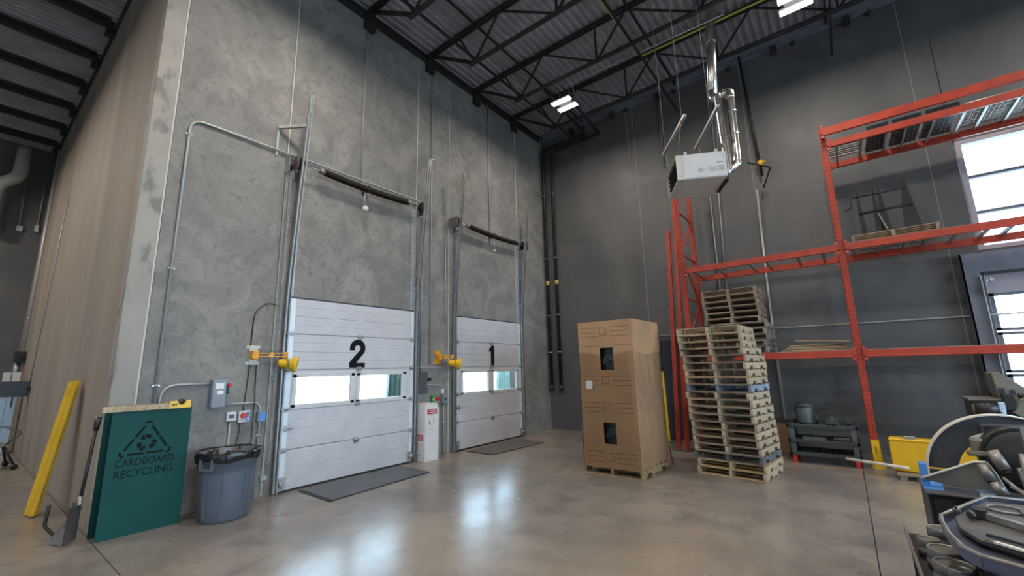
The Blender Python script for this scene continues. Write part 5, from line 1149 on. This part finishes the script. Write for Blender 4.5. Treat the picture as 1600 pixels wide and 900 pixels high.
part('wedge_rib', MB().tube([(0.32, 4.335, 0.762), (0.50, 4.335, 0.85), (0.60, 4.335, 0.90), (0.66, 4.335, 0.905)], 0.008, 6), 'cream', t)
part('hub', MB().cyl((0.86, 4.46, 0.92), (0.86, 4.62, 0.92), 0.20, 28), 'black', t); part('hub_face', MB().lathe([(0.0, -0.02), (0.10, -0.02), (0.13, 0.0), (0.17, 0.0), (0.185, 0.02), (0.0, 0.02)], (0.86, 4.44, 0.92), 28, 'y'), 'blackm', t)
part('dark_column', MB().box((0.72, 4.64, 0.5), (1.30, 4.76, 1.12)), 'slate', t, bev=.01)
for a, b, r in (((0.695, 4.30, 0.985), (0.73, 4.26, 0.875), 0.032), ((0.635, 4.28, 0.90), (0.655, 4.25, 0.80), 0.030), ((0.665, 4.24, 0.80), (0.69, 4.22, 0.725), 0.030), ((0.80, 4.24, 0.90), (0.81, 4.20, 0.76), 0.025)):
    c_ = part('ram', MB().cyl(a, b, r, 18), 'bare', t); d_ = (Vector(b)-Vector(a)).normalized(); part('ram_tip', MB().cyl(b, Vector(b)+d_*0.03, r*0.75, 14, r*0.6), 'black', c_)
part('bearing_block', MB().box((0.64, 4.50, 0.93), (0.73, 4.62, 1.03)).cyl((0.60, 4.5, 0.935), (0.70, 4.45, 0.94), 0.02, 10), 'tan', t, bev=.012)
part('pale_plate', MB().prism([(0.65, 1.03), (0.74, 1.07), (0.74, 1.00), (0.66, 0.99)], 4.60, 4.615, 'xz'), 'white2', t)
part('lever_arm', MB().tube(bend([(0.80, 4.15, 1.0), (0.79, 4.12, 0.86), (0.83, 4.08, 0.78), (0.93, 4.05, 0.76)], 0.05, 4), 0.018, 10), 'bare', t)
part('upright_bar', MB().bar((0.83, 4.18, 1.16), (0.835, 4.12, 0.88), 0.03, 0.03), 'bare', t)
part('cross_rod', MB().cyl((0.70, 4.19, 0.84), (0.80, 4.05, 0.72), 0.010, 8).cyl((0.72, 4.15, 0.80), (0.86, 4.02, 0.72), 0.012, 8), 'bare', t)
part('collar', MB().lathe([(0.055, -0.03), (0.075, -0.03), (0.075, 0.03), (0.055, 0.03)], (0.80, 3.98, 0.74), 20), 'steel', t); part('lower_casting', MB().box((0.62, 3.86, 0.30), (1.3, 4.19, 0.70)), 'steel', t, bev=.02)
for k in range(5): part('bolt', MB().cyl((0.66+k*0.05, 4.10-(k % 2)*0.07, 0.70), (0.66+k*0.05, 4.10-(k % 2)*0.07, 0.725), 0.014, 6), 'blackm', t)
part('machine_leg', MB().box((0.36, 4.19, 0.0), (0.44, 4.215, 0.66)), 'blackm', t)

# tray bench
t = thing('tray_bench', 'blue-grey steel tray table with a raised lip at the lower right corner', 'bench', (0.8, 3.2, 0))
out = [(0.285, 3.20), (0.545, 3.76), (1.9, 3.76), (1.9, 2.50), (0.75, 2.50), (0.44, 2.60), (0.335, 2.655), (0.292, 2.74), (0.275, 2.90), (0.275, 3.10)]
part('tray_floor', MB().prism(out, 0.755, 0.77, 'xy'), 'bsteel', t)
rim = MB(); P = [Vector((x, y, 0.785)) for x, y in out]+[Vector((*out[0], 0.785))]
for a, b in zip(P[:-1], P[1:]): rim.bar(a, b, 0.010, 0.045)
part('lip', rim, 'bsteel', t); part('lip_edge', MB().tube([p+Vector((0, 0, 0.022)) for p in P], 0.009, 8), 'bare', t, label='worn bright lip edge')
inner = [(0.335, 3.20), (0.52, 3.62), (1.6, 3.62), (1.6, 2.62), (0.72, 2.66), (0.47, 2.78), (0.36, 2.88), (0.325, 3.02)]
part('inner_plate', MB().prism(inner, 0.790, 0.812, 'xy'), 'steel', t, bev=.004); part('plate_spacer', MB().prism([(x*0.96+0.05, y*0.97+0.09) for x, y in inner], 0.771, 0.789, 'xy'), 'black', t)
part('body', MB().prism([(0.40, 3.16), (0.60, 3.62), (1.8, 3.62), (1.8, 2.62), (0.80, 2.62), (0.48, 2.72), (0.40, 2.84)], 0.0, 0.75, 'xy'), 'bsteel', t)
t = thing('bar_clamp', 'black steel bar with a square head lying across the tray table', 'clamp', (0.5, 3.1, 0.813))
part('bar', MB().bar((0.44, 3.22, 0.832), (0.66, 2.94, 0.832), 0.028, 0.028), 'bare', t); part('head', MB().box((0.405, 3.19, 0.8125), (0.455, 3.25, 0.862)), 'black', t, bev=.004); part('knob', MB().cyl((0.40, 3.17, 0.835), (0.385, 3.16, 0.835), 0.018, 12), 'black', t); part('jaw', MB().box((0.60, 2.95, 0.8125), (0.65, 3.03, 0.86)), 'black', t, bev=.003)
t = thing('file', 'slim pale file lying at the front of the tray table', 'file', (0.45, 2.75, 0.815)); part('blade', MB().bar((0.405, 2.83, 0.820), (0.56, 2.70, 0.820), 0.018, 0.008), 'cream', t); part('tang', MB().bar((0.405, 2.83, 0.820), (0.38, 2.85, 0.820), 0.008, 0.006), 'bare', t)
single('dark_rod', MB().cyl((0.40, 2.93, 0.819), (0.56, 2.82, 0.819), 0.006, 8), 'black', 'thin dark rod lying behind the pale file on the tray table', 'rod')
single('rope_loop', MB().tube([(0.56+0.07*math.cos(a), 3.44+0.07*math.sin(a), 0.82) for a in [0.4+5.2*k/24 for k in range(25)]], 0.006, 6), 'bare', 'thin cord curled in a loop on the back of the tray table', 'cord')
for k, (x, y, w, l) in enumerate(((0.66, 3.40, 0.12, 'largest'), (0.62, 3.22, 0.06, 'small'), (0.355, 3.28, 0.03, 'smallest'))):
    t = thing('oily_rag' if k == 0 else 'steel_offcut', f'{l} dark oily steel piece on the tray table', 'steel piece', (x, y, 0.813))
    part('plate', MB().box((x-w/2, y-w*0.35, 0.8125), (x+w/2, y+w*0.35, 0.83)), 'steel', t, bev=.003); part('stud', MB().cyl((x, y, 0.83), (x, y, 0.845), w*0.15, 8), 'blackm', t)
for o in list(COL.objects):
    if o.name.startswith('oily_rag'): o.name = 'steel_offcut'
# round dies on the side of the bench
t0 = thing('die_holder', 'dark steel holder under the round dies beside the tray table', 'holder', (0.27, 3.3, 0))
part('shelf', MB().box((0.16, 2.85, 0.50), (0.40, 3.80, 0.53)), 'blackm', t0); part('side_rail', MB().box((0.155, 2.85, 0.53), (0.165, 3.80, 0.57)), 'bare', t0)
for y in (2.9, 3.75): part('leg', MB().box((0.17, y-0.015, 0), (0.20, y+0.015, 0.5)), 'blackm', t0); part('leg', MB().box((0.35, y-0.015, 0), (0.38, y+0.015, 0.5)), 'blackm', t0)
for x, y, r, h, l in ((0.31, 3.62, 0.062, 0.10, 'farthest round steel die, behind the others'), (0.235, 3.42, 0.050, 0.09, 'small round steel die at the left edge of the holder'), (0.285, 3.25, 0.080, 0.10, 'wide round steel die in the middle of the holder'), (0.285, 3.05, 0.080, 0.10, 'wide round steel die near the front of the holder'), (0.29, 2.93, 0.045, 0.12, 'small round steel die nearest the camera')):
    t = thing('round_die', l, 'die', (x, y, 0.531), 0, 'round dies beside the tray table')
    part('body', MB().lathe([(0, 0), (r*1.04, 0.0), (r*1.04, h*0.45), (r*0.95, h*0.5), (r, h*0.62), (r, h*0.95), (r*0.93, h)], (x, y, 0.531), 28), 'steel', t)
    part('rim_ring', MB().lathe([(r*0.93, h), (r*0.95, h*1.04), (r*0.84, h*1.04), (r*0.82, h*0.97)], (x, y, 0.531), 28), 'bare', t)
    part('face', MB().lathe([(r*0.82, h*0.965), (0.0, h*0.965)], (x, y, 0.531), 28), 'wedge', t)

# machine with a sloped tan hood in front of the glazed door
t = thing('hooded_machine', 'tan machine with a sloping hood standing before the glazed door', 'machine', (1.7, 8.7, 0))
part('hood', MB().prism([(1.55, 1.10), (1.53, 1.39), (1.60, 1.40), (1.98, 1.02), (2.02, 0.90), (1.62, 0.92)], 8.55, 8.95, 'xz'), 'tan', t, bev=.01)
part('bench_plate', MB().box((1.25, 8.45, 1.03), (2.1, 8.95, 1.055)), 'tan', t); part('cabinet', MB().box((1.28, 8.52, 0.0), (2.1, 8.95, 1.03)), 'slate', t, bev=.01)
part('black_motor', MB().cyl((1.28, 8.42, 0.93), (1.50, 8.42, 0.93), 0.09, 16), 'black', t); part('motor_cap', MB().cyl((1.27, 8.42, 0.93), (1.285, 8.42, 0.93), 0.06, 14), 'tan', t)
part('pale_valve', MB().box((1.50, 8.36, 0.90), (1.56, 8.42, 1.02)).cyl((1.53, 8.38, 0.85), (1.53, 8.38, 0.92), 0.03, 10), 'ltblue', t, bev=.006)
part('round_boss', MB().cyl((1.74, 8.40, 0.95), (1.74, 8.53, 0.95), 0.12, 18), 'tan', t); part('hose', MB().tube(bend([(1.62, 8.42, 0.88), (1.70, 8.38, 1.05), (1.80, 8.40, 1.10)], 0.05, 4), 0.015, 8), 'wedge', t)
part('dark_head', MB().box((1.56, 8.38, 0.92), (1.66, 8.5, 1.12)).cyl((1.70, 8.42, 1.10), (1.82, 8.42, 1.10), 0.035, 10), 'black', t, bev=.01)
part('slot', MB().box((1.56, 8.545, 1.11), (1.62, 8.55, 1.19)).box((1.66, 8.545, 1.10), (1.71, 8.55, 1.17)), 'slate', t)
